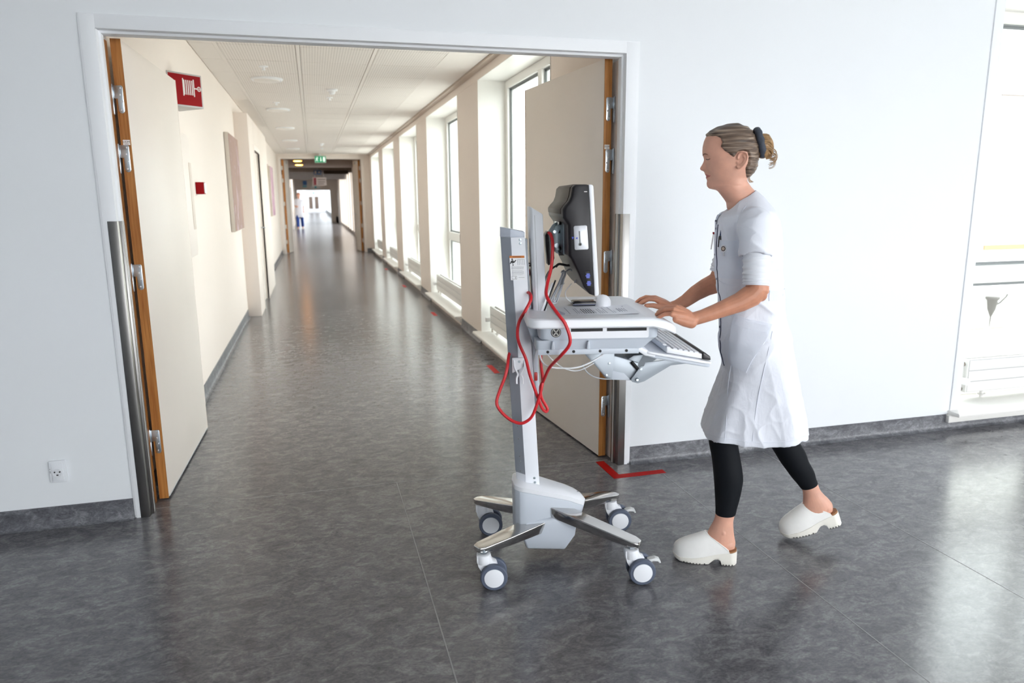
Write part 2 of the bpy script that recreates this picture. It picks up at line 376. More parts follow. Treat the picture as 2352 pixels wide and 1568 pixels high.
# ceiling: carrier plate and one object per panel
cl = struct(MB().box(XL, XR, 0.18, YE, ZC+0.012, ZC+0.10).build('ceiling_2', ceil_white, flat=True))
def perf_mat():
    m = mat('slotted_ceiling_panel', (234, 227, 221), 0.6); nt = m.node_tree; bs = nt.nodes['Principled BSDF']
    tc = nt.nodes.new('ShaderNodeTexCoord'); sx = nt.nodes.new('ShaderNodeSeparateXYZ'); nt.links.new(tc.outputs['Object'], sx.inputs[0])
    def wave(sock, freq, width):
        a = nt.nodes.new('ShaderNodeMath'); a.operation = 'MULTIPLY'; a.inputs[1].default_value = freq
        f_ = nt.nodes.new('ShaderNodeMath'); f_.operation = 'FRACT'; g = nt.nodes.new('ShaderNodeMath'); g.operation = 'LESS_THAN'; g.inputs[1].default_value = width
        nt.links.new(sock, a.inputs[0]); nt.links.new(a.outputs[0], f_.inputs[0]); nt.links.new(f_.outputs[0], g.inputs[0]); return g.outputs[0]
    A = wave(sx.outputs[0], 1/0.0215, 0.42); Bq = wave(sx.outputs[1], 1/0.042, 0.62)
    mu = nt.nodes.new('ShaderNodeMath'); mu.operation = 'MULTIPLY'; nt.links.new(A, mu.inputs[0]); nt.links.new(Bq, mu.inputs[1])
    mx = nt.nodes.new('ShaderNodeMix'); mx.data_type = 'RGBA'; mx.inputs[6].default_value = lin((234, 227, 221)) + (1,); mx.inputs[7].default_value = lin((206, 198, 191)) + (1,)
    nt.links.new(mu.outputs[0], mx.inputs[0]); nt.links.new(mx.outputs[2], bs.inputs['Base Color']); return m
perf = perf_mat()
cols = [(-0.825, -0.655, False), (-0.625, -0.058, True), (-0.022, 0.542, True), (0.578, 1.140, True), (1.165, 1.475, False)]
PY = 0.645
for x0, x1, p in cols:
    wd, me = x1-x0, None
    me = MB().box(-wd/2, wd/2, -PY/2+0.004, PY/2-0.004, 0, 0.013).mesh('ceiling_panel', perf if p else ceil_white, bevel=0.002, seg=1)
    for k in range(25):
        y = 0.10 + PY*(k+0.5)
        if y + PY/2 > YE: break
        if y - PY/2 < 0.17: y += 0
        link('ceiling_panel', me, cl, ((x0+x1)/2, y+0.09, ZC))
for x in (-0.64, -0.04, 0.56, 1.1525):
    MB().box(x-0.014, x+0.014, 0.2, YE-0.02, ZC-0.002, ZC+0.013).build('carrier_rail', ceil_white, cl, bevel=0.001, seg=1)
MB().box(1.48, 1.54, 0.2, YE, ZC-0.02, ZC+0.013).build('edge_strip', mat('ceiling_edge', (196, 180, 166), 0.5), cl)

lamp_white = mat('lamp_opal', (238, 232, 226), 0.3)
def ceiling_lamp(name, lab, x, y, z, lit=False):
    t = thing(name, lab, 'ceiling light', (x, y, z), 0, 'round ceiling lights along the corridor')
    MB().lathe([(0.150, 0), (0.150, -0.012), (0.140, -0.020), (0.128, -0.020), (0.126, -0.012)], n=32).build('rim', white_pl, t)
    m = mat('lamp_lit', (255, 200, 110), 0.4, emit=(255, 170, 70), es=20) if lit else lamp_white
    MB().lathe([(0.126, -0.012), (0.120, -0.024), (0.09, -0.033), (0.04, -0.037), (0.001, -0.038)], n=32).build('diffuser', m, t)
    return t
for i, (y, o_) in enumerate([(4.37, 'nearest'), (6.86, 'second'), (9.43, 'third'), (12.05, 'fourth'), (14.5, 'fifth')]):
    ceiling_lamp('ceiling_light', f'unlit round white ceiling light, {o_} of the row in the near corridor', -0.355, y, ZC-0.001)
for x, y, lab in ((0.275, 4.96, 'white smoke detector on the ceiling ahead of the round light row'), (0.26, 12.85, 'small far white smoke detector before the green exit sign')):
    t = thing('smoke_detector', lab, 'smoke detector', (x, y, ZC), 0, 'smoke detectors on the corridor ceiling')
    MB().lathe([(0.060, 0), (0.060, -0.012), (0.052, -0.020), (0.03, -0.022)], n=24).build('base', white_pl, t)
    MB().lathe([(0.036, -0.020), (0.034, -0.040), (0.022, -0.052), (0.001, -0.054)], n=20).build('sensor_head', white_pl, t)
for x, y, lab in ((-0.345, 3.69, 'small white sprinkler head on the ceiling before the first round light'), (-0.35, 6.20, 'small white sprinkler head before the second round light'), (0.265, 5.62, 'small white sensor behind the near smoke detector'), (0.29, 14.2, 'small white sensor closest to the green exit sign')):
    t = thing('sprinkler', lab, 'sprinkler', (x, y, ZC), 0, 'small ceiling sprinklers and sensors')
    MB().lathe([(0.040, 0), (0.038, -0.006), (0.012, -0.010), (0.010, -0.020)], n=18).build('escutcheon', white_pl, t)
    MB().lathe([(0.010, -0.018), (0.018, -0.030), (0.017, -0.033), (0.001, -0.034)], n=14).build('deflector', white_pl, t)

# ---------------- corridor: right wall of piers and deep window niches
piers = [(0.18, 1.30), (3.45, 4.45), (6.62, 7.62), (9.77, 10.76), (12.97, 13.95), (16.15, YE)]
b = MB()
for y0, y1 in piers: b.box(XR, 1.98, y0, y1, 0, 2.47)
b.box(XR, 1.98, 0.18, YE, 2.47, ZC+0.2)
b.box(XR, 1.98, 0.18, YE, -0.05, 0.045)
struct(b.build('wall_corridor_right', cream, bevel=0.002, seg=1))
skirting('baseboard_right', [((XR, a), (XR, c)) for a, c in piers], 1)
# pale window reveals line each niche
rev = MB()
for i in range(5):
    y0, y1 = piers[i][1], piers[i+1][0]
    rev.box(XR-0.004, 1.80, y0, y0+0.004, 0.115, 2.47).box(XR-0.004, 1.80, y1-0.004, y1, 0.115, 2.47).box(XR-0.004, 1.80, y0, y1, 2.466, 2.47)
struct(rev.build('trim_4', window_white, flat=True))

def window_unit(name, w_, h0, h1, tr_z):
    """frame in the local x-z plane (width along x), glass inside; depth along +y (outwards)"""
    root = struct(MB().box(0, 0.075, 0, 0.10, h0, h1).box(w_-0.075, w_, 0, 0.10, h0, h1).box(0.075, w_-0.075, 0, 0.10, h1-0.07, h1).box(0.075, w_-0.075, 0, 0.10, h0, h0+0.08)
        .box(0.075, w_-0.075, 0.0, 0.10, tr_z-0.055, tr_z+0.055).box(w_/2-0.05, w_/2+0.05, 0, 0.10, h0, tr_z-0.055).box(w_/2-0.05, w_/2+0.05, 0, 0.10, tr_z+0.055, h1-0.07).build(name, window_white, bevel=0.003, seg=1))
    for a, c in ((0.075, w_/2-0.05), (w_/2+0.05, w_-0.075)):
        for d_, e in ((h0+0.08, tr_z-0.055), (tr_z+0.055, h1-0.07)):
            MB().prism([(a, d_), (c, d_), (c, e), (a, e)], 'y', 0.052, 0.058).build('pane', glass, root, flat=True)
            g = MB()
            for k, off in enumerate((0.0, 0.014)):
                g.box(a+off*0.3, a+0.008+off, 0.022+0.012*k, 0.030+0.012*k, d_, e).box(c-0.008-off, c-off*0.3, 0.022+0.012*k, 0.030+0.012*k, d_, e)
                g.box(a, c, 0.022+0.012*k, 0.030+0.012*k, e-0.008-off, e).box(a, c, 0.022+0.012*k, 0.030+0.012*k, d_, d_+0.008+off)
            g.build('gasket', grey_seal, root, flat=True)
    return root
def sill_unit(name, w_, d_):
    """sill board with overhanging nose and the fascia under it; wall face at y=0, niche towards +y"""
    b = MB(); b.prism([(-0.085, 0.092), (-0.085, 0.108), (-0.079, 0.115), (d_, 0.115), (d_, 0.092)], 'x', -0.045, w_+0.045)
    s_ = struct(b.build(name, window_white, bevel=0.003))
    MB().prism([(-0.030, 0.045), (-0.030, 0.0915), (0.0, 0.0915), (0.0, 0.045)], 'x', -0.06, w_+0.06).build('fascia', window_white, s_, bevel=0.003)
    return s_
rad_white = mat('radiator_enamel', (228, 226, 223), 0.35)
def radiator_parts(t, w_, y, x0=0.12):
    MB().box(x0, w_-0.10, y, y+0.012, 0.165, 0.375).build('front_panel', mat('radiator_groove_shade', (196, 196, 196), 0.4), t, bevel=0.003)  # greyer panel colour paints in the shade between the ribs
    for za, zb in ((0.170, 0.232), (0.238, 0.302), (0.308, 0.370)): MB().box(x0+0.004, w_-0.104, y-0.004, y, za, zb).build('front_rib', rad_white, t, bevel=0.002)
    MB().box(x0, w_-0.10, y+0.055, y+0.067, 0.165, 0.375).build('back_panel', rad_white, t, bevel=0.003)
    b = MB()
    for k in range(int((w_-0.14-x0)/0.05)):
        b.box(x0+0.02+0.05*k, x0+0.022+0.05*k, y+0.012, y+0.055, 0.17, 0.368)
    b.build('fins', rad_white, t)['kind'] = 'stuff'
    MB().box(x0-0.002, w_-0.098, y+0.002, y+0.014, 0.372, 0.379).box(x0-0.002, w_-0.098, y+0.053, y+0.065, 0.372, 0.379).box(x0-0.008, x0, y, y+0.067, 0.165, 0.378).build('top_grille', rad_white, t, bevel=0.001)
    for x in (x0+0.16, w_-0.3):
        MB().tube([(x, y+0.03, 0.115), (x, y+0.03, 0.165)], 0.012, 10).lathe([(0.024, 0.018), (0.026, 0.022), (0.024, 0.026)], (x, y+0.03, 0.115), 'z', 14).build('foot', rad_white, t)
    v = MB().tube(smooth_path([(x0-0.008, y+0.03, 0.345), (x0-0.035, y+0.03, 0.342), (x0-0.05, y+0.03, 0.325), (x0-0.05, y+0.03, 0.25)]), 0.013, 10).tube([(x0-0.05, y+0.03, 0.29), (x0-0.05, y+0.03, 0.115)], 0.008, 10).build('supply_pipe', mat('nickel', (176, 166, 158), 0.3, 1.0), t)
    MB().lathe([(0.012, 0), (0.016, -0.012), (0.021, -0.02), (0.023, -0.055), (0.019, -0.062), (0.001, -0.063)], (x0-0.038, y+0.022, 0.245), 'y', 18).build('valve_knob', white_pl, t)
    MB().box(x0-0.065, x0-0.008, y+0.015, y+0.04, 0.232, 0.258).build('valve_body', mat('nickel', (176, 166, 158), 0.3, 1.0), t, bevel=0.003)
    MB().box(x0-0.058, x0-0.008, y+0.02, y+0.036, 0.175, 0.192).build('return_valve', mat('nickel', (176, 166, 158), 0.3, 1.0), t, bevel=0.003)

# the niche windows: built once, then copied down the corridor (rotated so that width runs along +y... -x outwards)
names = ['window niche beside the open right door', 'second window niche from the door', 'third window niche from the door', 'fourth window niche from the door', 'last window niche before the exit sign']
wn = window_unit('window_1', piers[1][0]-piers[0][1], 0.115, 2.466, 0.90)
sn = sill_unit('trim_5', piers[1][0]-piers[0][1], 0.27)
rd = thing('radiator', 'low white radiator under the window, ' + names[0], 'radiator', (0, 0, 0), 0, 'radiators in the corridor niches')
radiator_parts(rd, piers[1][0]-piers[0][1], 0.06)
for i in range(5):
    y1 = piers[i+1][0]
    for src, xx in ((wn, 1.80), (sn, XR), (rd, XR)):
        lab = ('low white radiator under the window, ' + names[i]) if src is rd else None
        o = src if i == 0 else dup(src, (0, 0, 0), None, lab)
        if src is wn and i: o.name = 'window_%d' % (i+1)
        o.location = (xx, y1, 0); o.rotation_euler = (0, 0, -PI/2)

# the window in the front wall, at the right edge of the picture
W1 = NW1-NW0
o = window_unit('window_6', W1, 0.115, 2.466, 0.90); o.location = (NW0, 0.26, 0)
o = sill_unit('trim_6', W1, 0.27); o.location = (NW0, 0, 0)
o = thing('radiator', 'low white radiator with thermostat knob at the right edge of the picture', 'radiator', (NW0, 0, 0), 0)
radiator_parts(o, W1, 0.15, 0.245)
struct(MB().box(NW0-0.035, NW0+0.03, -0.008, 0.002, 0.116, 2.53).box(NW1-0.03, NW1+0.035, -0.008, 0.002, 0.116, 2.53).box(NW0+0.03, NW1-0.03, -0.008, 0.002, 2.455, 2.53).build('trim_7', paint_trim, bevel=0.003))
struct(MB().box(NW0, NW0+0.008, 0.002, 0.36, 0.115, 2.47).box(NW1-0.008, NW1, 0.002, 0.36, 0.115, 2.47).box(NW0, NW1, 0.002, 0.36, 2.462, 2.47).box(NW0-0.2, NW0, 0.17, 0.38, 0, 2.7).box(NW1, NW1+0.2, 0.17, 0.38, 0, 2.7).box(NW0, NW1, 0.17, 0.38, 2.47, 2.7).box(NW0, NW1, 0.17, 0.38, 0, 0.09).build('trim_8', window_white, flat=True))
# ================================================================ on the corridor's left wall
sg = thing('fire_hose_sign', 'red fire hose sign jutting from the corridor wall above the open left door', 'sign', (0, 0, 0))
P0, P1 = Vector((-0.829, 1.742, 0)), Vector((-0.65, 1.925, 0)); P2 = Vector((-0.829, 2.108, 0))
dv = (P1-P0).normalized(); nv = Vector((dv.y, -dv.x, 0))
b = MB(); b.add([(P0.x, P0.y, 1.99), (P1.x, P1.y, 1.99), (P2.x, P2.y, 1.99), (P0.x, P0.y, 2.197), (P1.x, P1.y, 2.197), (P2.x, P2.y, 2.197)], [(0,1,2), (3,5,4), (0,3,4,1), (1,4,5,2), (2,5,3,0)])
b.build('housing', mat('sign_housing', (186, 182, 180), 0.4), sg, bevel=0.002)
LEN = (P1-P0).length
def onface(u, v, out): p = P0 + dv*u + nv*out; return (p.x, p.y, 1.99+v)
def plate(name, poly, m, o0, o1, par):
    b = MB(); n = len(poly)
    b.add([onface(u, v, o0) for u, v in poly] + [onface(u, v, o1) for u, v in poly], [tuple(range(n)), tuple(range(2*n-1, n-1, -1))] + [(i, (i+1) % n, n+(i+1) % n, n+i) for i in range(n)])
    return b.build(name, m, par, flat=True)
fp = plate('red_panel', [(0.010, 0.011), (LEN-0.010, 0.011), (LEN-0.010, 0.197), (0.010, 0.197)], sign_red, 0.0, 0.0012, sg)
for k in range(5): plate('reel_bar', [(0.118+0.0145*k, 0.076), (0.125+0.0145*k, 0.076), (0.125+0.0145*k, 0.166), (0.118+0.0145*k, 0.166)], white_print, 0.0012, 0.002, fp)
plate('reel_flange', [(0.110, 0.068), (0.117, 0.068), (0.117, 0.174), (0.110, 0.174)], white_print, 0.0012, 0.002, fp)
plate('reel_flange', [(0.188, 0.068), (0.195, 0.068), (0.195, 0.174), (0.188, 0.174)], white_print, 0.0012, 0.002, fp)
plate('reel_axle', [(0.195, 0.116), (0.216, 0.116), (0.216, 0.123), (0.195, 0.123)], white_print, 0.0012, 0.002, fp)
b = MB(); ring = [[onface(0.230+r*math.cos(a), 0.1195+r*math.sin(a), o_) for r, o_ in ((0.0150, 0.0013), (0.0150, 0.002), (0.0110, 0.002), (0.0110, 0.0013))] for a in [2*PI*k/24 for k in range(24)]]
b.loft(ring+[ring[0]], cap=False)
for a in (0.0, PI/2):
    c_, s_ = math.cos(a), math.sin(a); q = [(0.230+c_*u-s_*v, 0.1195+s_*u+c_*v) for u, v in ((-0.012, -0.0015), (0.012, -0.0015), (0.012, 0.0015), (-0.012, 0.0015))]
    b.add([onface(u, v, 0.0013) for u, v in q]+[onface(u, v, 0.002) for u, v in q], [(0,1,2,3), (7,6,5,4), (0,1,5,4), (1,2,6,5), (2,3,7,6), (3,0,4,7)])
b.build('hand_wheel', white_print, fp, flat=True)

hc = thing('hose_cabinet', 'flush cream hose cabinet on the corridor wall behind the open left door', 'cabinet', (XL, 1.62, 1.0))
MB().box(0, 0.012, 0, 0.68, 0.015, 0.85).build('cabinet_frame', cream_trim, hc, bevel=0.004)
MB().box(0.012, 0.018, 0.03, 0.655, 0.045, 0.82).build('door', cream_trim, hc, bevel=0.004)
MB().box(0.018, 0.022, 0.55, 0.64, 0.20, 0.66).build('slot_frame', mat('cabinet_slot', (214, 202, 190), 0.5), hc, bevel=0.002)

al = thing('fire_alarm_button', 'small dark red fire alarm box on the corridor wall above head of the baseboard run', 'alarm', (XL, 2.53, 1.447))
al['label'] = 'small dark red fire alarm box on the left corridor wall before the first picture'
MB().box(0, 0.058, 0, 0.088, 0, 0.088).build('housing', sign_red, al, bevel=0.004)
MB().box(0.058, 0.066, 0.006, 0.082, 0.006, 0.082).build('front_bezel', white_pl, al, bevel=0.003)
MB().box(0.066, 0.068, 0.022, 0.066, 0.022, 0.066).build('glass_plate', white_print, al)

def art_mat(name, base, accent, seed, accent2=None):
    m = mat(name, base, 0.7); nt = m.node_tree; bs = nt.nodes['Principled BSDF']; tc = nt.nodes.new('ShaderNodeTexCoord')
    mp = nt.nodes.new('ShaderNodeMapping'); mp.inputs['Location'].default_value = (seed, seed*1.7, seed*0.3); mp.inputs['Scale'].default_value = (1, 2.2, 1.1)
    n = nt.nodes.new('ShaderNodeTexNoise'); n.inputs['Scale'].default_value = 2.4; n.inputs['Detail'].default_value = 3; n.inputs['Distortion'].default_value = 1.0
    r = nt.nodes.new('ShaderNodeValToRGB'); e = r.color_ramp.elements
    e[0].position = 0.42; e[0].color = lin(base) + (1,); e[1].position = 0.66; e[1].color = lin(accent) + (1,)
    if accent2: x = e.new(0.54); x.color = lin(accent2) + (1,)
    nt.links.new(tc.outputs['Object'], mp.inputs[0]); nt.links.new(mp.outputs[0], n.inputs['Vector']); nt.links.new(n.outputs[0], r.inputs[0]); nt.links.new(r.outputs[0], bs.inputs['Base Color']); return m
canvas_edge = mat('canvas_edge', (214, 205, 194), 0.7)
for y0, w_, lab, am in ((4.73, 1.02, 'large square canvas picture in tan and lilac, first on the left corridor wall', art_mat('picture_tan', (164, 134, 122), (196, 172, 186), 0.9, (156, 128, 116))),
                    (10.75, 1.05, 'canvas picture in pink and olive beyond the corridor door', art_mat('picture_pink', (196, 176, 160), (186, 110, 140), 3.1, (150, 140, 104))),
                    (12.45, 1.05, 'narrow-looking mauve canvas picture nearest the far double doors', art_mat('picture_mauve', (170, 128, 148), (214, 180, 190), 7.7))):
    t = thing('canvas_picture', lab, 'picture', (XL, y0, 1.075), 0, 'canvas pictures on the left corridor wall')
    MB().box(0.004, 0.042, 0, w_, 0, 1.01).build('stretcher', canvas_edge, t, bevel=0.003)
    MB().box(0.042, 0.044, 0.006, w_-0.006, 0.006, 1.004).build('print', am, t, flat=True)

# ================================================================ far end: double doors, exit sign, second corridor
def far_leaf(name, x, y, rz, s):
    d = struct(link(name, MB().box(*sorted((0, s*0.056)), 0.006, 0.62, 0.01, 2.43).mesh(name, door_cream), None, (x, y, 0), (0, 0, rz)))
    MB().box(*sorted((-s*0.002, s*0.058)), 0, 0.006, 0.01, 2.43).build('oak_edge', oak, d)
    for z in (0.3, 0.70, 1.30, 1.90, 2.22):
        MB().box(*sorted((-s*0.012, s*0.026)), -0.004, 0.0, z-0.05, z+0.05).build('hinge', mat('pale_zinc', (224, 222, 214), 0.35, 0.6), d)
    MB().box(*sorted((s*0.04, s*0.10)), 0.05, 0.28, 2.33, 2.40).build('door_closer', mat('closer_grey', (196, 190, 184), 0.4), d, bevel=0.004)
    if s < 0: MB().tube([(-0.04, 0.52, 1.0), (-0.09, 0.52, 1.0), (-0.09, 0.42, 1.0)], 0.01, 8).build('door_handle', zinc, d)
    return d
far_leaf('door_3', -0.715, YE+0.24, math.radians(-9), 1)
far_leaf('door_4', 1.295, YE+0.24, math.radians(9), -1)

ex = thing('exit_sign', 'green emergency exit sign hanging above the far double doors', 'sign', (0.272, YE-0.10, 2.34))
green = mat('exit_green', (14, 140, 96), 0.4, emit=(14, 150, 100), es=0.25); exw = mat('exit_white', (238, 246, 242), 0.4, emit=(235, 255, 245), es=0.35)
MB().box(-0.145, 0.145, -0.03, 0.03, 0, 0.175).build('housing', mat('exit_housing', (206, 214, 208), 0.4), ex, bevel=0.004)
MB().box(-0.138, 0.138, -0.033, -0.03, 0.008, 0.167).build('green_face', green, ex)
MB().box(-0.02, 0.02, -0.02, 0.02, 0.175, 0.222).build('bracket', white_pl, ex)
def flat(name, polys, m, y, par):
    b = MB()
    for p in polys: b.prism(p, 'y', y-0.0015, y)
    return b.build(name, m, par, flat=True)
flat('running_man', [[(-0.084, 0.128), (-0.066, 0.128), (-0.066, 0.148), (-0.084, 0.148)], [(-0.098, 0.120), (-0.070, 0.124), (-0.078, 0.082), (-0.096, 0.084)], [(-0.096, 0.086), (-0.080, 0.084), (-0.060, 0.060), (-0.066, 0.034), (-0.078, 0.038), (-0.076, 0.058)],
    [(-0.094, 0.088), (-0.082, 0.080), (-0.104, 0.050), (-0.124, 0.038), (-0.128, 0.050), (-0.112, 0.058)], [(-0.072, 0.122), (-0.052, 0.098), (-0.046, 0.104), (-0.064, 0.128)], [(-0.096, 0.120), (-0.118, 0.104), (-0.112, 0.096), (-0.094, 0.108)]], exw, -0.033, ex)
flat('arrow', [[(0.004, 0.140), (0.022, 0.140), (0.022, 0.072), (0.040, 0.072), (0.013, 0.034), (-0.014, 0.072), (0.004, 0.072)]], exw, -0.033, ex)
flat('door_symbol', [[(0.068, 0.030), (0.118, 0.030), (0.118, 0.146), (0.068, 0.146)]], exw, -0.033, ex)

# second corridor (no windows, lit by two warm lamps), hall with glazed side, bright passage, white doors
Y2, Y3, Y4 = 26.0, 44.0, 80.0
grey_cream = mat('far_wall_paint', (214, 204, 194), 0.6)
b = MB(); b.box(-1.1, -0.98, YE+0.2, 37, 0, 2.9).box(-1.1, -0.98, 38.5, Y3, 0, 2.9).box(-1.1, -0.98, 37, 38.5, 0, 0.9); struct(b.build('wall_far_left', grey_cream, flat=True))
b = MB(); b.box(1.55, 1.7, YE+0.2, Y2, 0, 2.9).box(1.55, 1.7, Y2+14, Y3, 0, 2.9)
for k in range(8): b.box(1.55, 1.72, Y2+0.4+1.8*k, Y2+1.25+1.8*k, 0, 2.6)
b.box(1.55, 1.7, Y2, Y2+14, 0, 0.14).box(1.55, 1.7, Y2, Y2+14, 2.5, 2.9)
struct(b.build('wall_far_right', grey_cream, flat=True))
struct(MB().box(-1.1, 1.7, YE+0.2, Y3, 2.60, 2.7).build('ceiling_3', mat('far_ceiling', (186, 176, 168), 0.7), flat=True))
b = MB(); b.box(-1.1, -0.86, Y3, Y3+0.2, 0, 2.9).box(-0.86, 1.12, Y3, Y3+0.2, 1.98, 2.9).box(1.12, 1.7, Y3, Y3+0.2, 0, 2.9)
struct(b.build('wall_far_end', grey_cream, flat=True))
struct(MB().box(-1.0, 1.55, Y2, Y2+0.15, 2.42, 2.62).build('trim_9', mat('beam_grey', (150, 146, 144), 0.6), flat=True))
struct(MB().box(-0.98, 1.55, Y2+5, Y2+5.15, 2.30, 2.62).build('trim_10', mat('beam_dark', (110, 106, 106), 0.6), flat=True))
# bright passage
b = MB()
for k in range(13):
    b.box(-1.15, -1.0, Y3+0.2+2.75*k, Y3+2.1+2.75*k, 0, 2.6).box(1.40, 1.55, Y3+0.2+2.75*k, Y3+2.1+2.75*k, 0, 2.6)
b.box(-1.15, -1.0, Y3, Y4, 0, 0.35).box(1.40, 1.55, Y3, Y4, 0, 0.35).box(-1.15, 1.55, Y3+0.2, Y4+0.2, 2.4, 2.6)
struct(b.build('wall_passage', paint, flat=True))
struct(MB().box(-1.15, 1.55, Y4, Y4+0.2, 0, 2.6).build('wall_passage_end', paint, flat=True))
dd = thing('double_door', 'white double doors with dark glass panels at the very end of the passage', 'door', (0.19, Y4-0.02, 0))
for x in (-0.62, 0.01):
    lf = MB().box(x, x+0.61, -0.05, 0, 0.01, 1.85).build('leaf', white_pl, dd)
    MB().box(x+0.10, x+0.50, -0.056, -0.05, 0.42, 1.72).build('dark_pane', mat('dark_panes', (104, 88, 78), 0.3), lf)
MB().box(-0.70, -0.63, -0.06, 0, 0, 1.95).box(0.63, 0.70, -0.06, 0, 0, 1.95).box(-0.63, 0.63, -0.06, 0, 1.87, 1.95).build('door_frame', white_pl, dd)
tag(MB().box(0.12, 0.30, Y4-0.06, Y4-0.03, 2.06, 2.17).build('exit_sign', mat('far_sign_teal', (60, 160, 180), 0.4)), 'tiny teal sign above the white double doors at the passage end', 'sign')

for i, (y, lab) in enumerate(((20.6, 'lit warm ceiling light just past the far double doors'), (23.3, 'lit warm ceiling light, the farther of the two'))):
    ceiling_lamp('ceiling_light', lab, -0.36, y, 2.60, True)
blue = mat('sign_blue', (40, 96, 158), 0.4, noise=(12, 0.25))
t = thing('hanging_sign', 'blue hanging sign under the dark beam in the far corridor', 'sign', (0.265, Y2-0.08, 2.34))
MB().box(-0.14, 0.14, -0.02, 0.02, 0, 0.16).build('blue_panel', blue, t); MB().box(-0.10, -0.04, -0.022, -0.02, 0.04, 0.13).box(0.03, 0.10, -0.022, -0.02, 0.06, 0.11).build('white_marks', white_print, t)
MB().box(-0.005, 0.005, -0.005, 0.005, 0.16, 0.26).build('hanger', zinc, t)
t = tag(MB().box(0.495, 1.42, Y2-0.06, Y2-0.005, 2.36, 2.50).build('overhead_sign', mat('dark_panel', (46, 36, 34), 0.5)), 'long black overhead panel under the beam right of the blue sign', 'sign')
t = thing('hanging_sign', 'grey directory sign with a dark red stripe farther down the corridor', 'sign', (0.38, Y2+4.9, 2.02))
MB().box(-0.20, -0.19, -0.005, 0.005, 0.36, 0.585).box(0.19, 0.20, -0.005, 0.005, 0.36, 0.585).build('hangers', zinc, t)
MB().box(-0.30, 0.30, -0.02, 0.02, 0, 0.36).build('grey_panel', mat('grey_panel', (168, 160, 156), 0.5), t)
MB().box(-0.26, -0.14, -0.024, -0.02, 0.02, 0.34).build('red_stripe', mat('dark_red', (112, 30, 44), 0.5), t)
MB().box(-0.08, 0.26, -0.024, -0.02, 0.24, 0.28).box(-0.08, 0.24, -0.024, -0.02, 0.14, 0.18).box(-0.08, 0.20, -0.024, -0.02, 0.05, 0.09).build('text_lines', mat('grey_text', (96, 86, 84), 0.5), t)
t = thing('hanging_sign', 'small blue sign near the left wall before the bright passage', 'sign', (-0.36, Y3-0.3, 2.28))
MB().box(-0.01, 0.01, -0.005, 0.005, 0.26, 0.325).build('hanger', zinc, t)
MB().box(-0.12, 0.12, -0.02, 0.02, 0, 0.26).build('blue_panel', blue, t); MB().box(-0.14, 0.10, -0.02, 0.02, -0.12, -0.03).build('teal_panel', mat('far_sign_teal', (60, 160, 180), 0.4), t)
t = thing('hanging_sign', 'pale oval sign with a blue spot above the entrance of the bright passage', 'sign', (0.26, Y3-0.3, 2.05))
MB().box(-0.01, 0.01, -0.005, 0.005, 0.20, 0.555).build('hanger', zinc, t)
MB().prism(roundrect(-0.30, 0.30, 0, 0.20, 0.09), 'y', -0.02, 0.02).build('oval_panel', mat('oval_sign', (208, 210, 208), 0.4), t)
MB().lathe([(0.07, 0), (0.07, -0.006), (0.001, -0.006)], (0, -0.02, 0.1), 'y', 20).build('blue_spot', mat('far_sign_teal', (60, 160, 180), 0.4), t)
t = tag(MB().box(-0.99, -0.90, Y2+7.2, Y2+7.6, 0, 1.98).build('wall_cabinet', mat('far_white_panel', (226, 226, 224), 0.5), bevel=0.004), 'tall white panel standing beside the far walking person', 'panel')
t = tag(MB().box(-1.0, -0.74, 20.2, 20.45, 2.16, 2.40).build('door_magnet', dark_gap, bevel=0.01), 'black box high on the left wall of the dark corridor', 'box')

# ================================================================ outside: courtyard one storey down, pale facade across it
og = mat('courtyard_paving', (206, 204, 198), 0.8, noise=(2, 0.06))
struct(MB().box(-60, 90, -60, 120, -4.6, -4.5).build('ground', og, flat=True))
fa = thing('courtyard_building', 'pale overexposed building across the courtyard, seen through the window at the right edge', 'building', (22, 14, -4.5))
MB().box(-7, 12, 0, 6, 0, 15).build('facade_wall', mat('pale_render', (226, 224, 220), 0.8), fa, flat=True)
ledge = mat('facade_ledge', (92, 82, 78), 0.7); brick_band = mat('brick_band', (150, 104, 78), 0.8, noise=(20, 0.2))
for z, x0, x1, h, m_ in ((8.69, -2.6, 8, 0.05, ledge), (5.25, -2.7, -1.46, 0.04, ledge), (4.25, -2.6, 8, 0.16, brick_band), (1.825, -2.7, -2.2, 0.035, brick_band), (1.825, -1.95, -1.4, 0.035, brick_band)):
    MB().box(x0, x1, -0.05, 0, z, z+h).build('ledge', m_, fa, flat=True)
hp = thing('rain_hopper', 'small grey funnel-shaped rain hopper on the pale building outside', 'hopper', (19.71, 13.74, -2.15))
MB().lathe([(0.02, -0.42), (0.03, -0.10), (0.07, 0.0), (0.12, 0.14), (0.15, 0.40), (0.20, 0.46), (0.20, 0.52)], n=16).build('funnel', mat('hopper_grey', (64, 60, 58), 0.6), hp)
MB().tube([(0.1, 0, 0.24), (0.3, 0, 0.32), (0.52, 0, 0.50), (0.56, 0, 0.58)], 0.035, 8).build('overflow_arm', mat('hopper_grey', (64, 60, 58), 0.6), hp)
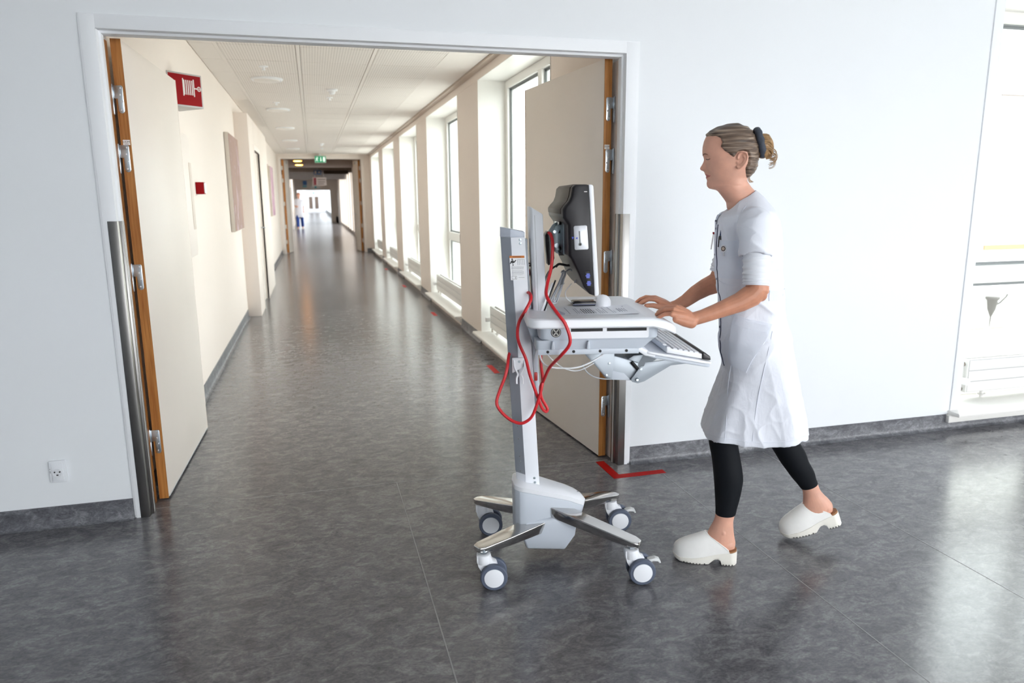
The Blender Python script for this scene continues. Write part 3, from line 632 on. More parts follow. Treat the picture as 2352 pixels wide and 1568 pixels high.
# ================================================================ THE COMPUTER CART
CA = math.atan2(-0.208, 0.978)
C0 = (0.8725, -0.884, 0)
ct = thing('medical_cart', 'white and grey mobile computer cart on four twin-wheel casters, pushed by the woman in white', 'cart', C0, CA)
plw = mat('cart_white', (236, 238, 243), 0.35); plg = mat('cart_pale_grey', (196, 203, 213), 0.42); alu = mat('anodised_aluminium', (168, 174, 184), 0.38, 0.2)
lgt = mat('cart_column_face', (238, 241, 247), 0.4); chrome = mat('polished_aluminium', (204, 202, 200), 0.13, 1.0); tyre = mat('blue_grey_rubber', (86, 94, 112), 0.55)
steel_b = mat('bracket_steel', (168, 180, 186), 0.28, 1.0); blackp = mat('black_plastic', (24, 24, 28), 0.32); blk_m = mat('matt_black', (16, 16, 18), 0.6)
YC = 0.03
# --- casters
def caster(x, y, brake):
    c = MB().prism([(-0.026, 0.128), (0.024, 0.128), (0.026, 0.118), (0.030, 0.108), (0.045, 0.100), (0.050, 0.085), (0.046, 0.050), (0.030, 0.040), (0.014, 0.044), (-0.006, 0.060), (-0.020, 0.085), (-0.026, 0.110)], 'y', -0.017, 0.017)
    o = c.lathe([(0.026, 0.095), (0.0265, 0.127), (0.024, 0.131), (0.001, 0.131)], (0, 0, 0), 'z', 20).build('caster', plw, ct, bevel=0.003)
    o.location = (x, y, 0)
    for q in (-0.026, 0.026):
        t = MB().lathe([(0.030, -0.011), (0.046, -0.011), (0.0495, -0.007), (0.05, 0.0), (0.0495, 0.007), (0.046, 0.011), (0.030, 0.011)], (0.036, q, 0.05), 'y', 36).build('wheel', tyre, o)
        s = -1 if q < 0 else 1
        MB().lathe([(0.036, 0.0), (0.0355, s*0.0135), (0.030, s*0.0150), (0.001, s*0.0155)], (0.036, q, 0.05), 'y', 32).build('wheel_disc', plw, t)
    MB().cyl((0, 0, 0.128), (0, 0, 0.150), 0.010, n=14).lathe([(0.016, 0.134), (0.016, 0.141)], n=6).build('stem', zinc, o)
    if brake: MB().prism([(0.060, 0.088), (0.088, 0.094), (0.104, 0.088), (0.110, 0.074), (0.103, 0.073), (0.098, 0.080), (0.080, 0.082), (0.064, 0.074)], 'y', -0.012, 0.012).build('brake_lever', mat('brake_grey', (214, 216, 216), 0.4), o, bevel=0.002)
caster(-0.310, -0.192, 0); caster(-0.310, 0.242, 0); caster(0.235, -0.192, 1); caster(0.240, 0.242, 1)
# --- four polished legs
def leg(ex, ey, hx, hy, z0=0.130, z1=0.205, wh=0.040, we=0.030):
    d = Vector((ex-hx, ey-hy, 0)).normalized(); n = Vector((-d.y, d.x, 0)); R = []
    L_ = math.hypot(ex-hx, ey-hy)
    for t, wd, th, dz in ((0, wh, 0.045, 0), (0.55, wh*0.92, 0.036, 0), (0.93, we, 0.026, 0), (1.0, we*0.62, 0.020, 0.0)):
        p = Vector((hx, hy, 0)) + d*(t*(L_+0.03)); z = z1 + (z0+0.026-z1)*min(1, t*1.0)
        R.append([tuple(p+n*wd+Vector((0,0,z))), tuple(p-n*wd+Vector((0,0,z))), tuple(p-n*wd*0.86+Vector((0,0,z-th))), tuple(p+n*wd*0.86+Vector((0,0,z-th)))])
    return MB().loft(R).build('leg', chrome, ct, bevel=0.004, seg=3)
leg(-0.312, -0.172, -0.085, -0.01, 0.130, 0.175); leg(-0.312, 0.242, -0.085, 0.06, 0.130, 0.200)
leg(0.240, -0.178, -0.03, -0.010, 0.130, 0.232, 0.036); leg(0.245, 0.242, -0.02, 0.07, 0.132, 0.215)
# --- base housing, lid, counterweight
def plan(x0, x1, hw, hw1, y=YC, n=7, nose=0.5):
    out = []
    for k in range(n):                       # back: rounded corners
        a = PI/2 + PI*k/(n-1); out.append((x0+0.05+0.05*math.cos(a), y + (hw if True else 0)*math.copysign(abs(math.sin(a))**0.55, math.sin(a))))
    for k in range(n):
        a = -PI/2 + PI*k/(n-1); out.append((x1-0.07+0.07*math.cos(a), y + hw1*math.copysign(abs(math.sin(a))**0.7, math.sin(a))))
    return out
def topz(x): return interp([(-0.20, 0.331), (-0.12, 0.322), (-0.03, 0.298), (0.05, 0.265), (0.095, 0.240), (0.12, 0.225)], x)
def lowz(x): return interp([(-0.2, 0.128), (-0.14, 0.128), (-0.10, 0.135), (-0.07, 0.150), (0.0, 0.18), (0.10, 0.196)], x)
pl0 = plan(-0.190, 0.088, 0.078, 0.052); pl1 = plan(-0.193, 0.094, 0.082, 0.056)
MB().loft([[(x, y, lowz(x)) for x, y in pl0], [(x, y, topz(x)-0.024) for x, y in pl1]]).build('base_housing', plg, ct, bevel=0.004)
MB().loft([[(x, y, topz(x)-0.0235) for x, y in pl1], [(x, y, topz(x)-0.006) for x, y in plan(-0.194, 0.096, 0.083, 0.057)], [(x, y, topz(x)) for x, y in plan(-0.188, 0.090, 0.076, 0.050)], [(x, y, topz(x)+0.004) for x, y in plan(-0.17, 0.07, 0.05, 0.03)]]).build('base_lid', plw, ct)
link('lettering', text_mesh('ergotron', 0.012, mat('grey_print', (150, 152, 158), 0.5), 0.0004), ct, (0.066, YC+0.012, topz(0.066)+0.0045), (0, 0.32, PI/2))
MB().loft([[(x, y, z) for x, y, z in ((-0.139, YC-0.062, 0.058), (0.010, YC-0.062, 0.050), (0.010, YC+0.062, 0.050), (-0.139, YC+0.062, 0.058))], [(x, y, z) for x, y, z in ((-0.158, YC-0.085, 0.115), (0.046, YC-0.085, 0.120), (0.046, YC+0.085, 0.120), (-0.158, YC+0.085, 0.115))],
    [(x, y, z) for x, y, z in ((-0.15, YC-0.080, 0.18), (0.06, YC-0.07, 0.20), (0.06, YC+0.07, 0.20), (-0.15, YC+0.080, 0.18))]]).build('counterweight', plg, ct, bevel=0.010, seg=3)
# --- column (leans back a little): chamfered aluminium extrusion
def lean(z): return -0.174 - (z-0.30)*0.0545
CH = 0.045
def col_ring(z, w_=0.086, g=0.0):
    x = lean(z)
    return [(x+w_+g, YC-CH-g, z), (x+w_+g, YC+CH+g, z), (x+0.034, YC+CH+g, z), (x-g, YC+0.012, z), (x-g, YC-0.012, z), (x+0.034, YC-CH-g, z)]
MB().loft([col_ring(0.27), col_ring(1.262)]).build('column', lgt, ct, bevel=0.0015)
b = MB()
for y_s in (-1, 1):
    def strip(z): x = lean(z); return [(x+0.0335, YC+y_s*(CH+0.0012), z), (x-0.0012, YC+y_s*0.0115, z), (x+0.003, YC+y_s*0.010, z), (x+0.0345, YC+y_s*(CH-0.002), z)]
    b.loft([strip(0.36), strip(1.261)])
b.build('column_corner_strip', alu, ct)
tr_ = []
for dx, z in ((0.0, 1.2995), (0.086, 1.2835)): tr_.append((dx, z))
def cap_ring(z0, z1, g):   # slanted top
    x = lean(1.29); P = [(x+0.086+g, YC-CH-g), (x+0.086+g, YC+CH+g), (x+0.034, YC+CH+g), (x-g, YC+0.012), (x-g, YC-0.012), (x+0.034, YC-CH-g)]
    return [(px, py, z0+(z1-z0)*(px-x)/0.086) for px, py in P]
MB().loft([cap_ring(1.262, 1.262, 0.001), cap_ring(1.298, 1.281, 0.001)]).build('column_cap', mat('cap_grey', (206, 213, 226), 0.4), ct, bevel=0.002)
b = MB()
for z, dx in ((1.253, 0.067), (1.240, 0.067), (0.345, 0.068), (0.327, 0.069)):
    b.lathe([(0.0048, 0), (0.0046, -0.0018), (0.0024, -0.002), (0.0020, -0.0008), (0.001, -0.0008)], (lean(z)+dx, YC-CH, z), 'y', 12)
b.build('screws', steel_b, ct)['kind'] = 'stuff'
b = MB()
for z in (0.55, 0.50, 0.43, 0.41, 0.37): b.cyl((lean(z)+0.018, YC-0.032, z), (lean(z)+0.0165, YC-0.0345, z), 0.0026, n=8)
b.build('screw_holes', grey_seal, ct)['kind'] = 'stuff'
# warning label on the column
lx = lambda z: lean(z)+0.086/2+0.010
lab = MB().loft([[(lx(z)-0.028+d, YC-CH-0.0006, z), (lx(z)+0.026+d, YC-CH-0.0006, z), (lx(z)+0.026+d, YC-CH, z), (lx(z)-0.028+d, YC-CH, z)] for z, d in ((1.108, 0), (1.196, 0))]).build('warning_label', mat('label_white', (246, 247, 249), 0.45), ct, flat=True)
def onlab(u0, u1, z0, z1, m, name, par=lab):
    o = lambda z: lx(z)
    return MB().loft([[(o(z)+u0, YC-CH-0.0010, z), (o(z)+u1, YC-CH-0.0010, z), (o(z)+u1, YC-CH-0.0006, z), (o(z)+u0, YC-CH-0.0006, z)] for z in (z0, z1)]).build(name, m, par, flat=True)
onlab(-0.028, 0.026, 1.188, 1.196, mat('label_orange', (214, 120, 24), 0.5), 'orange_band')
link('lettering', text_mesh('WARNING', 0.0062, black_print, 0.0001), lab, (lx(1.192)-0.001, YC-CH-0.0013, 1.192), (PI/2, 0, 0))
def labpoly(polys, m, name):
    b = MB()
    for p in polys: b.prism([(lx(z)+u, z) for u, z in p], 'y', YC-CH-0.0010, YC-CH-0.0006)
    return b.build(name, m, lab, flat=True)
labpoly([[(-0.021, 1.180), (-0.017, 1.180), (-0.016, 1.185), (-0.019, 1.187), (-0.022, 1.185)], [(-0.024, 1.178), (-0.015, 1.180), (-0.012, 1.172), (-0.017, 1.168), (-0.021, 1.170)], [(-0.024, 1.177), (-0.028, 1.168), (-0.026, 1.166), (-0.021, 1.172)], [(-0.013, 1.176), (-0.005, 1.182), (-0.004, 1.180), (-0.012, 1.170)], [(-0.018, 1.160), (-0.015, 1.160), (-0.015, 1.166), (-0.018, 1.166)]], black_print, 'pictogram')
labpoly([[(u, 1.163), (u+0.0012, 1.163), (u+0.0012, 1.183), (u, 1.183)] for u in (0.000, 0.006, 0.012, 0.018, 0.024)] + [[(0.0, 1.182), (0.024, 1.182), (0.024, 1.183), (0.0, 1.183)]], mat('label_grey', (150, 150, 154), 0.6), 'scale_drawing')
labpoly([[(-0.025+random.uniform(0, 0.005), z), (0.022-random.uniform(0, 0.01), z), (0.022, z+0.0009), (-0.024, z+0.0009)] for z in (1.156, 1.152, 1.149, 1.143, 1.138, 1.135, 1.132, 1.127)] + [[(0.0, 1.117), (0.022, 1.117), (0.022, 1.118), (0.0, 1.118)]], mat('label_grey', (150, 150, 154), 0.6), 'small_print')
labpoly([[(-0.024, 1.111), (-0.006, 1.111), (-0.006, 1.1118), (-0.024, 1.1118)], [(-0.024, 1.122), (-0.006, 1.122), (-0.006, 1.1228), (-0.024, 1.1228)], [(-0.024, 1.111), (-0.0232, 1.111), (-0.0232, 1.1225), (-0.024, 1.1225)], [(-0.0068, 1.111), (-0.006, 1.111), (-0.006, 1.1225), (-0.0068, 1.1225)], [(-0.0118, 1.113), (-0.0104, 1.113), (-0.0104, 1.120), (-0.0118, 1.120)]], black_print, 'book_symbol')
# cable clip
cx0 = lean(0.80)
hk = MB().prism([(cx0+0.010, 0.820), (cx0+0.058, 0.820), (cx0+0.058, 0.788), (cx0+0.010, 0.762)], 'y', YC-CH-0.010, YC-CH+0.004).build('cable_hook', plw, ct, bevel=0.003)
for s in (-1, 1):
    MB().tube(smooth_path([(cx0+0.036+s*0.020, YC-CH-0.010, 0.812), (cx0+0.036+s*0.017, YC-CH-0.015, 0.785), (cx0+0.036+s*0.006, YC-CH-0.022, 0.762), (cx0+0.036+s*0.011, YC-CH-0.030, 0.748), (cx0+0.036+s*0.011, YC-CH-0.034, 0.728)], 4), 0.0035, 8).build('prong', plw, hk)
MB().lathe([(0.005, 0), (0.0048, -0.002), (0.002, -0.002)], (cx0+0.036, YC-CH-0.010, 0.806), 'y', 12).build('screw', steel_b, hk)
# rear slot and lift rail on the column's inner side
MB().loft([[(lean(z)+0.0865, YC-0.035, z), (lean(z)+0.094, YC-0.035, z), (lean(z)+0.094, YC+0.035, z), (lean(z)+0.0865, YC+0.035, z)] for z in (0.62, 1.255)]).build('lift_rail', mat('rail_grey', (150, 154, 160), 0.4, 0.4), ct, bevel=0.001)
MB().loft([[(lean(z)+0.094, YC-0.020, z), (lean(z)+0.110, YC-0.020, z), (lean(z)+0.110, YC+0.020, z), (lean(z)+0.094, YC+0.020, z)] for z in (0.63, 1.03)]).build('lift_carriage', plg, ct, bevel=0.002)

# --- monitor riser
def rl(z): return -0.112 - (z-1.01)*0.040
MB().loft([[(rl(z), YC-0.060, z), (rl(z)+0.009, YC-0.072, z), (rl(z)+0.046, YC-0.072, z), (rl(z)+0.046, YC+0.072, z), (rl(z)+0.009, YC+0.072, z), (rl(z), YC+0.060, z)] for z in (0.985, 1.343)] +
    [[(rl(1.36)+dx, YC+dy, z) for dx, dy, z in ((0.0, -0.055, 1.372), (0.009, -0.066, 1.366), (0.044, -0.066, 1.345), (0.044, 0.066, 1.345), (0.009, 0.066, 1.366), (0.0, 0.055, 1.372))]]).build('monitor_riser', lgt, ct, bevel=0.003)
MB().loft([[(rl(z)+0.016, YC-0.0725, z), (rl(z)+0.0168, YC-0.0725, z), (rl(z)+0.0168, YC-0.071, z), (rl(z)+0.016, YC-0.071, z)] for z in (1.0, 1.34)]).build('riser_seam', grey_seal, ct, flat=True)
b = MB()
for q in (-0.01, 0.01): b.cyl((lean(1.165)+0.09, YC+q, 1.162), (rl(1.165)+0.002, YC+q, 1.158), 0.006, n=10)
b.build('guide_rods', mat('nickel', (176, 166, 158), 0.3, 1.0), ct)
# --- worktop
def rrect3(x0, x1, y0, y1, r, n=6):
    return roundrect(x0, x1, y0, y1, r, n)
WY0, WY1 = -0.252, 0.318
def wz(x, z):     # right end dips into a handle edge
    return z - 0.034*max(0.0, (x-0.270)/0.095)**1.7
def wring(g, z, r):
    P = rrect3(-0.150+g, 0.366-g, WY0+g, WY1-g, r, 8); return [(x, y, z) for x, y in P]
# add in-between points so that the dip reads smooth
def dens(P, k=10):
    out = []
    for i in range(len(P)):
        a, c = P[i], P[(i+1) % len(P)]
        m_ = k if math.dist(a, c) > 0.1 else 1
        for j in range(m_): out.append(tuple(a[q]+(c[q]-a[q])*j/m_ for q in range(3)))
    return out
rings = [dens(wring(g, z, r)) for g, z, r in ((0.030, 0.966, 0.03), (0.004, 0.9675, 0.045), (0.0, 0.972, 0.048), (0.0, 0.990, 0.048), (0.003, 0.9965, 0.046), (0.009, 0.9995, 0.042), (0.020, 1.0005, 0.035), (0.032, 0.9990, 0.03), (0.12, 0.9985, 0.02))]
rings = [[(x, y, wz(x, z)) for x, y, z in r] for r in rings]
MB().loft(rings).build('worktop', plw, ct)
MB().box(-0.020, -0.0188, WY0-0.0003, WY0+0.02, 0.9735, 0.990).build('worktop_seam', grey_seal, ct)
# body under the worktop
BY0, BY1 = -0.214, 0.285
MB().loft([dens([(x, y, z) for x, y in roundrect(x0, x1, BY0+g, BY1-g, 0.03, 5)], 1) for x0, x1, g, z in ((-0.100, 0.300, 0.004, 0.920), (-0.106, 0.306, 0.0, 0.926), (-0.110, 0.310, 0.0, 0.9665))]).build('drawer_housing', plg, ct)
MB().loft([[(x, y, z) for x, y in roundrect(x0, x1, BY0+g, BY1-g, 0.012, 3)] for x0, x1, g, z in ((-0.118, 0.252, 0.012, 0.886), (-0.118, 0.262, 0.010, 0.892), (-0.118, 0.292, 0.006, 0.9195))]).build('lower_tray', plg, ct)
MB().prism([(-0.148, 0.972), (-0.10, 0.972), (-0.10, 0.885), (-0.118, 0.885)], 'y', -0.12, 0.18).build('column_bracket', plg, ct, bevel=0.003)
fr_ = MB()
for x0, x1 in ((0.000, 0.110), (0.124, 0.262)):
    s_ = MB().box(x0, x1, BY0-0.0012, BY0+0.01, 0.9505, 0.9635).build('slot', blk_m, ct)
MB().prism(roundrect(-0.008, 0.270, 0.926, 0.969, 0.006), 'y', BY0-0.0010, BY0).build('slot_frame', plw, ct)
em = MB().lathe([(0.0175, 0), (0.0172, -0.0012), (0.001, -0.0012)], (-0.051, BY0, 0.949), 'y', 28).build('emblem', black_print, ct)
b = MB()
def ringtube(cx, cz, r, w_=0.0009):
    b.tube([(cx+r*math.cos(2*PI*k/20), BY0-0.0014, cz+r*math.sin(2*PI*k/20)) for k in range(21)], w_, 6)
ringtube(-0.051, 0.949, 0.0140)
for s in (-1, 1):
    b.tube([(-0.051+s*(0.0145-0.0125*math.cos(t)), BY0-0.0014, 0.949+0.0125*math.sin(t)) for t in np.linspace(-1.1, 1.1, 9)], 0.0008, 6)
    b.tube([(-0.051+0.010*math.sin(t), BY0-0.0014, 0.949+s*(0.0145-0.0115*math.cos(t))) for t in np.linspace(-0.9, 0.9, 9)], 0.0008, 6)
b.build('emblem_lines', mat('silver_print', (206, 206, 200), 0.35, 0.5), em)
rl_ = MB().box(-0.112, 0.240, BY0+0.010, BY0+0.030, 0.868, 0.887).box(-0.112, 0.240, BY1-0.03, BY1-0.01, 0.868, 0.887).box(-0.095, 0.215, BY0+0.03, BY1-0.03, 0.874, 0.886).build('under_rail', plg, ct, bevel=0.002)
b = MB()
for x in (-0.078, 0.012, 0.104, 0.196): b.lathe([(0.0052, 0), (0.0050, -0.0016), (0.001, -0.0016)], (x, BY0+0.010, 0.879), 'y', 12)
b.build('rail_screws', blk_m, rl_)
for x in (-0.062, 0.060): MB().prism([(x-0.006, 0.889), (x+0.007, 0.889), (x+0.004, 0.918), (x-0.002, 0.918)], 'y', BY0-0.006, BY0+0.02).build('clip_nub', plg, ct, bevel=0.003)
# --- monitor seen from its side and back
MY0, MY1 = -0.195, 0.255
prof = [(0.058, 1.442), (0.010, 1.442), (0.001, 1.432), (-0.003, 1.405), (-0.010, 1.388), (-0.022, 1.375), (-0.031, 1.362), (-0.030, 1.335), (-0.012, 1.31), (-0.010, 1.208), (0.000, 1.196), (0.024, 1.150), (0.046, 1.100), (0.066, 1.077), (0.084, 1.070)]
def mon_ring(y, k):      # shell narrows a little towards the rim
    return [(x+(0.06-x)*k if x < 0.055 else x, y, 1.26+(z-1.26)*(1-0.0*k)) for x, z in prof]
mo = MB().loft([mon_ring(y, k) for y, k in ((MY0, 0.14), (MY0+0.006, 0.04), (MY0+0.03, 0.0), (MY1-0.03, 0), (MY1-0.006, 0.04), (MY1, 0.14))]).build('monitor', mat('monitor_black', (32, 30, 34), 0.36, spec=0.3), ct, bevel=0.003)
bz = MB().prism([(0.0575, 1.4425), (0.070, 1.442), (0.074, 1.436), (0.0985, 1.078), (0.096, 1.070), (0.083, 1.0695)], 'y', MY0-0.003, MY1+0.003).build('front_bezel', plw, mo, bevel=0.004, seg=3)
MB().prism([(0.0735, 1.425), (0.0742, 1.425), (0.0972, 1.090), (0.0965, 1.090)], 'y', MY0+0.02, MY1-0.02).build('screen', mat('screen_off', (12, 14, 18), 0.1), mo)
# glossy brown-grey hump cap on the upper back
hump = [(0.060, 1.4435), (0.010, 1.4440), (-0.001, 1.4335), (-0.0055, 1.405), (-0.0125, 1.3875), (-0.0245, 1.3745), (-0.0335, 1.362), (-0.0325, 1.345), (-0.006, 1.352), (0.012, 1.362), (0.030, 1.365), (0.032, 1.372), (0.020, 1.40), (0.012, 1.43), (0.03, 1.438)]
MB().prism(hump, 'y', MY0+0.030, MY1-0.03).build('upper_shell', mat('shell_bronze', (74, 66, 60), 0.45, spec=0.25), mo, bevel=0.002)
sp = MB().prism([(u, z) for u, z in ((0.009, 1.303), (0.012, 1.307), (0.050, 1.309), (0.054, 1.306), (0.060, 1.232), (0.057, 1.228), (0.017, 1.227), (0.013, 1.230))], 'y', MY0-0.0022, MY0+0.004).build('side_panel', mat('silver_panel', (204, 206, 212), 0.35, 0.3), mo, bevel=0.001)
tm = MB().tube([(0.0285, MY0-0.003, 1.290), (0.0315, MY0-0.003, 1.250)], 0.0022, 8).lathe([(0.0058, 0), (0.0056, -0.0012), (0.001, -0.0012)], (0.0318, MY0-0.0022, 1.246), 'y', 16)
tm.build('thermometer_mark', grey_seal, sp)
MB().lathe([(0.0038, 0), (0.0036, -0.0012), (0.001, -0.0012)], (0.0318, MY0-0.0034, 1.246), 'y', 14).build('bulb', black_print, sp)
bl = mat('mark_blue', (30, 60, 190), 0.4)
MB().prism([(0.0155, 1.2665), (0.0225, 1.2705), (0.0225, 1.2625)], 'y', MY0-0.003, MY0-0.0022).prism([(0.0025, 1.2705), (0.0105, 1.2705), (0.0065, 1.2625)], 'y', MY0-0.001, MY0+0.001).build('blue_arrows', bl, sp)
us = MB().prism([(0.046, 1.156), (0.064, 1.154), (0.077, 1.100), (0.060, 1.098)], 'y', MY0-0.0012, MY0+0.006).build('port_panel', blk_m, mo, bevel=0.001)
for x, z in ((0.0590, 1.1395), (0.0625, 1.1135)):
    MB().box(x-0.005, x+0.006, MY0-0.0025, MY0-0.001, z-0.008, z+0.008).box(x-0.008, x+0.008, MY0-0.002, MY0-0.001, z-0.002, z+0.002).build('usb_port', mat('usb_blue', (52, 72, 176), 0.3), us)
MB().box(0.043, 0.053, MY0-0.001, MY0+0.002, 1.418, 1.4205).build('status_light', white_print, mo)
# silver tilt bracket between riser and monitor
br = MB().prism([(-0.0405, 1.215), (-0.0465, 1.262), (-0.047, 1.278), (-0.030, 1.303), (-0.008, 1.316), (-0.004, 1.300), (-0.004, 1.215), (-0.014, 1.202), (-0.028, 1.204)], 'y', YC-0.060, YC-0.055).prism([(-0.0405, 1.215), (-0.0465, 1.262), (-0.047, 1.278), (-0.030, 1.303), (-0.008, 1.316), (-0.004, 1.300), (-0.004, 1.215), (-0.014, 1.202), (-0.028, 1.204)], 'y', YC+0.055, YC+0.060)
br = br.box(-0.012, -0.004, YC-0.06, YC+0.06, 1.204, 1.314).build('tilt_bracket', steel_b, ct, bevel=0.001)
MB().lathe([(0.0085, 0), (0.0080, -0.003), (0.004, -0.0032), (0.0035, -0.0015)], (-0.029, YC-0.060, 1.232), 'y', 16).lathe([(0.006, 0), (0.0056, -0.002), (0.001, -0.002)], (-0.036, YC-0.060, 1.281), 'y', 14).build('pivot_bolt', zinc, br)
MB().prism([(-0.0235, 1.275), (-0.0165, 1.290), (-0.0155, 1.276)], 'y', YC-0.0606, YC-0.0600).build('cutout', dark_gap, br)
MB().box(-0.014, -0.006, MY0+0.09, MY1-0.09, 1.205, 1.315).build('vesa_plate', steel_b, ct, bevel=0.001)
b = MB()
for z in (1.312, 1.222, 1.203): b.cyl((-0.022, YC-0.075, z), (-0.004, YC-0.075, z), 0.006, n=10)
b.build('mount_knobs', blackp, ct)
MB().prism([(-0.066, 1.27), (-0.056, 1.283), (-0.045, 1.262), (-0.036, 1.205), (-0.034, 1.185), (-0.040, 1.170), (-0.056, 1.158), (-0.060, 1.20)], 'y', YC-0.045, YC+0.045).build('pivot_cover', blackp, ct, bevel=0.004)
# --- keyboard tray on its folding arm
def ty(x, z): return z - (x-0.232)*0.19
tray = MB().loft([[(x, y, 0.872-0.19*(x-0.232)+dz) for x, y in roundrect(0.262, 0.502, -0.205, 0.275, 0.02, 4)] for dz in (0.0, 0.0105)]).build('keyboard_tray', plw, ct, bevel=0.003)
MB().loft([[(x, y, 0.860-0.19*(x-0.232)+dz) for x, y in roundrect(0.272, 0.500, -0.198, 0.268, 0.02, 4)] for dz in (0.0, 0.0115)]).build('tray_underside', plg, ct, bevel=0.003)
MB().prism([(0.222, 0.892), (0.240, 0.894), (0.262, 0.882), (0.300, 0.862), (0.300, 0.852), (0.262, 0.858), (0.236, 0.876)], 'y', -0.20, 0.26).build('tray_lip', plw, ct, bevel=0.004)
MB().prism([(0.055, 0.862), (0.055, 0.868), (0.205, 0.868), (0.205, 0.862)], 'y', -0.06, 0.12).build('arm_track', mat('track_steel', (130, 150, 156), 0.3, 0.9), ct)
armm = mat('arm_grey', (182, 190, 198), 0.4, 0.3)
am = MB()
for y in (-0.045, 0.100): am.prism([(0.072, 0.850), (0.072, 0.838), (0.166, 0.735), (0.180, 0.735), (0.188, 0.850)], 'y', y, y+0.004)
am.box(0.072, 0.188, -0.045, 0.104, 0.848, 0.863)
am = am.build('arm_bracket', armm, ct, bevel=0.0015)
b = MB()
for x, z in ((0.084, 0.842), (0.098, 0.842), (0.150, 0.842), (0.166, 0.842)): b.lathe([(0.0025, 0), (0.0025, -0.001), (0.001, -0.001)], (x, -0.045, z), 'y', 8)
b.build('small_holes', blk_m, am)
b = MB()
for x, z in ((0.168, 0.797), (0.158, 0.752)): b.lathe([(0.005, 0), (0.0045, -0.0025), (0.001, -0.003)], (x, -0.045, z), 'y', 12)
b.build('rivets', zinc, am)
MB().prism([(0.150, 0.832), (0.205, 0.820), (0.280, 0.795), (0.275, 0.748), (0.262, 0.728), (0.165, 0.733), (0.150, 0.745)], 'y', -0.036, 0.096).build('arm_link', armm, ct, bevel=0.004)
MB().prism([(0.178, 0.768), (0.225, 0.757), (0.250, 0.732), (0.268, 0.7285), (0.170, 0.7335)], 'y', -0.038, 0.098).build('link_cover', plg, ct, bevel=0.001)
MB().prism([(0.238, 0.806), (0.262, 0.822), (0.300, 0.824), (0.272, 0.772), (0.258, 0.776)], 'y', -0.028, 0.088).build('arm_spring_cover', armm, ct, bevel=0.003)
MB().tube([(0.252, -0.040, 0.800), (0.276, -0.040, 0.772)], 0.0065, 8).build('spring_slot', blk_m, ct)
hd = MB()
for y in (-0.050, 0.102): hd.prism([(0.250, 0.736), (0.254, 0.726), (0.275, 0.720), (0.300, 0.727), (0.398, 0.786), (0.460, 0.792), (0.470, 0.808), (0.470, 0.816), (0.300, 0.800), (0.296, 0.786), (0.283, 0.784)], 'y', y, y+0.004)
hd = hd.build('arm_head', armm, ct, bevel=0.0015)
MB().lathe([(0.0075, 0), (0.0070, -0.006), (0.005, -0.008), (0.001, -0.008)], (0.272, -0.050, 0.735), 'y', 14).lathe([(0.005, 0), (0.0045, -0.003), (0.001, -0.003)], (0.286, -0.050, 0.775), 'y', 12).build('pivot_bolts', zinc, hd)
MB().loft([[(x, y, 0.859-0.19*(x-0.232)+dz) for x, y in roundrect(0.30, 0.47, -0.05, 0.106, 0.01, 3)] for dz in (-0.012, 0.0)]).build('head_plate', armm, ct)

# ================================================================ things resting on the cart
def on_cart(x, y, z): 
    c, s = math.cos(CA), math.sin(CA); return (C0[0]+c*x-s*y, C0[1]+s*x+c*y, z)
# keyboard
kb = thing('keyboard', 'white keyboard with black palm rest on the cart\'s pull-out tray', 'keyboard', on_cart(0.40, 0.03, 0.8505), CA)
TS = -0.19
kz = lambda x, z: z + TS*(x)          # local x from the tray middle
def slab(x0, x1, y0, y1, z0, z1, r=0.006):
    return MB().loft([[(x, y, kz(x, z)) for x, y in roundrect(x0, x1, y0, y1, r, 3)] for z in (z0, z1)])
slab(-0.062, 0.068, -0.225, 0.225, 0.0045, 0.022).build('case', plw, kb, bevel=0.003)
km = None
for r in range(6):
    x = -0.054 + r*0.0192 + (0.004 if r > 0 else 0)
    n = 16
    for k in range(n):
        if r == 5 and 4 <= k <= 8:
            if k > 4: continue
        if r == 0 and k in (1, 14): continue
        y = -0.214 + k*0.0268
        if r == 5 and k == 4:
            me_k = MB().loft([[(px, py, kz(px, 0)*0 + pz) for px, py in roundrect(-0.0078+g, 0.0078-g, -0.0122+g, 0.0122+4*0.0268-g, 0.002, 2)] for pz, g in ((0, 0), (0.0042, 0.0012))]).mesh('key', mat('key_white', (226, 229, 234), 0.45))
            link('key', me_k, kb, (x, y, kz(x, 0.022)), (0, 0.188, 0)); continue
        if km is None: km = MB().loft([[(px, py, pz) for px, py in roundrect(-0.0078+g, 0.0078-g, -0.0122+g, 0.0122-g, 0.002, 2)] for pz, g in ((0, 0), (0.0042, 0.0012))]).mesh('key', mat('key_white', (226, 229, 234), 0.45))
        link('key', km, kb, (x, y, kz(x, 0.022)), (0, 0.188, 0))
MB().prism([(0.066, kz(0.066, 0.004)), (0.066, kz(0.066, 0.026)), (0.074, kz(0.074, 0.030)), (0.096, kz(0.096, 0.018)), (0.098, kz(0.098, 0.004))], 'y', -0.228, 0.228).build('palm_rest', blackp, kb, bevel=0.004, seg=3)
# mouse
ms = thing('computer_mouse', 'white rounded mouse on the cart worktop behind the monitor\'s lower corner', 'mouse', on_cart(0.158, 0.07, 0.9995), CA)
b = MB(); R = []
for t in np.linspace(0, 1, 10):
    h = 0.040*math.cos(t*PI/2)**0.5 if t < 1 else 0
    R.append([(-0.002+(0.034*(1-0.0*t))*s_*math.cos(a)+0.004*t, 0.058*s_*math.sin(a), 0.040*t) for a in [2*PI*k/24 for k in range(24)] for s_ in [max(0.03, (1-t**2.2)**0.5)]])
b.loft(R).build('shell', plw, ms)
MB().box(-0.034, 0.03, -0.0004, 0.0004, 0.012, 0.0135).build('seam', grey_seal, ms)
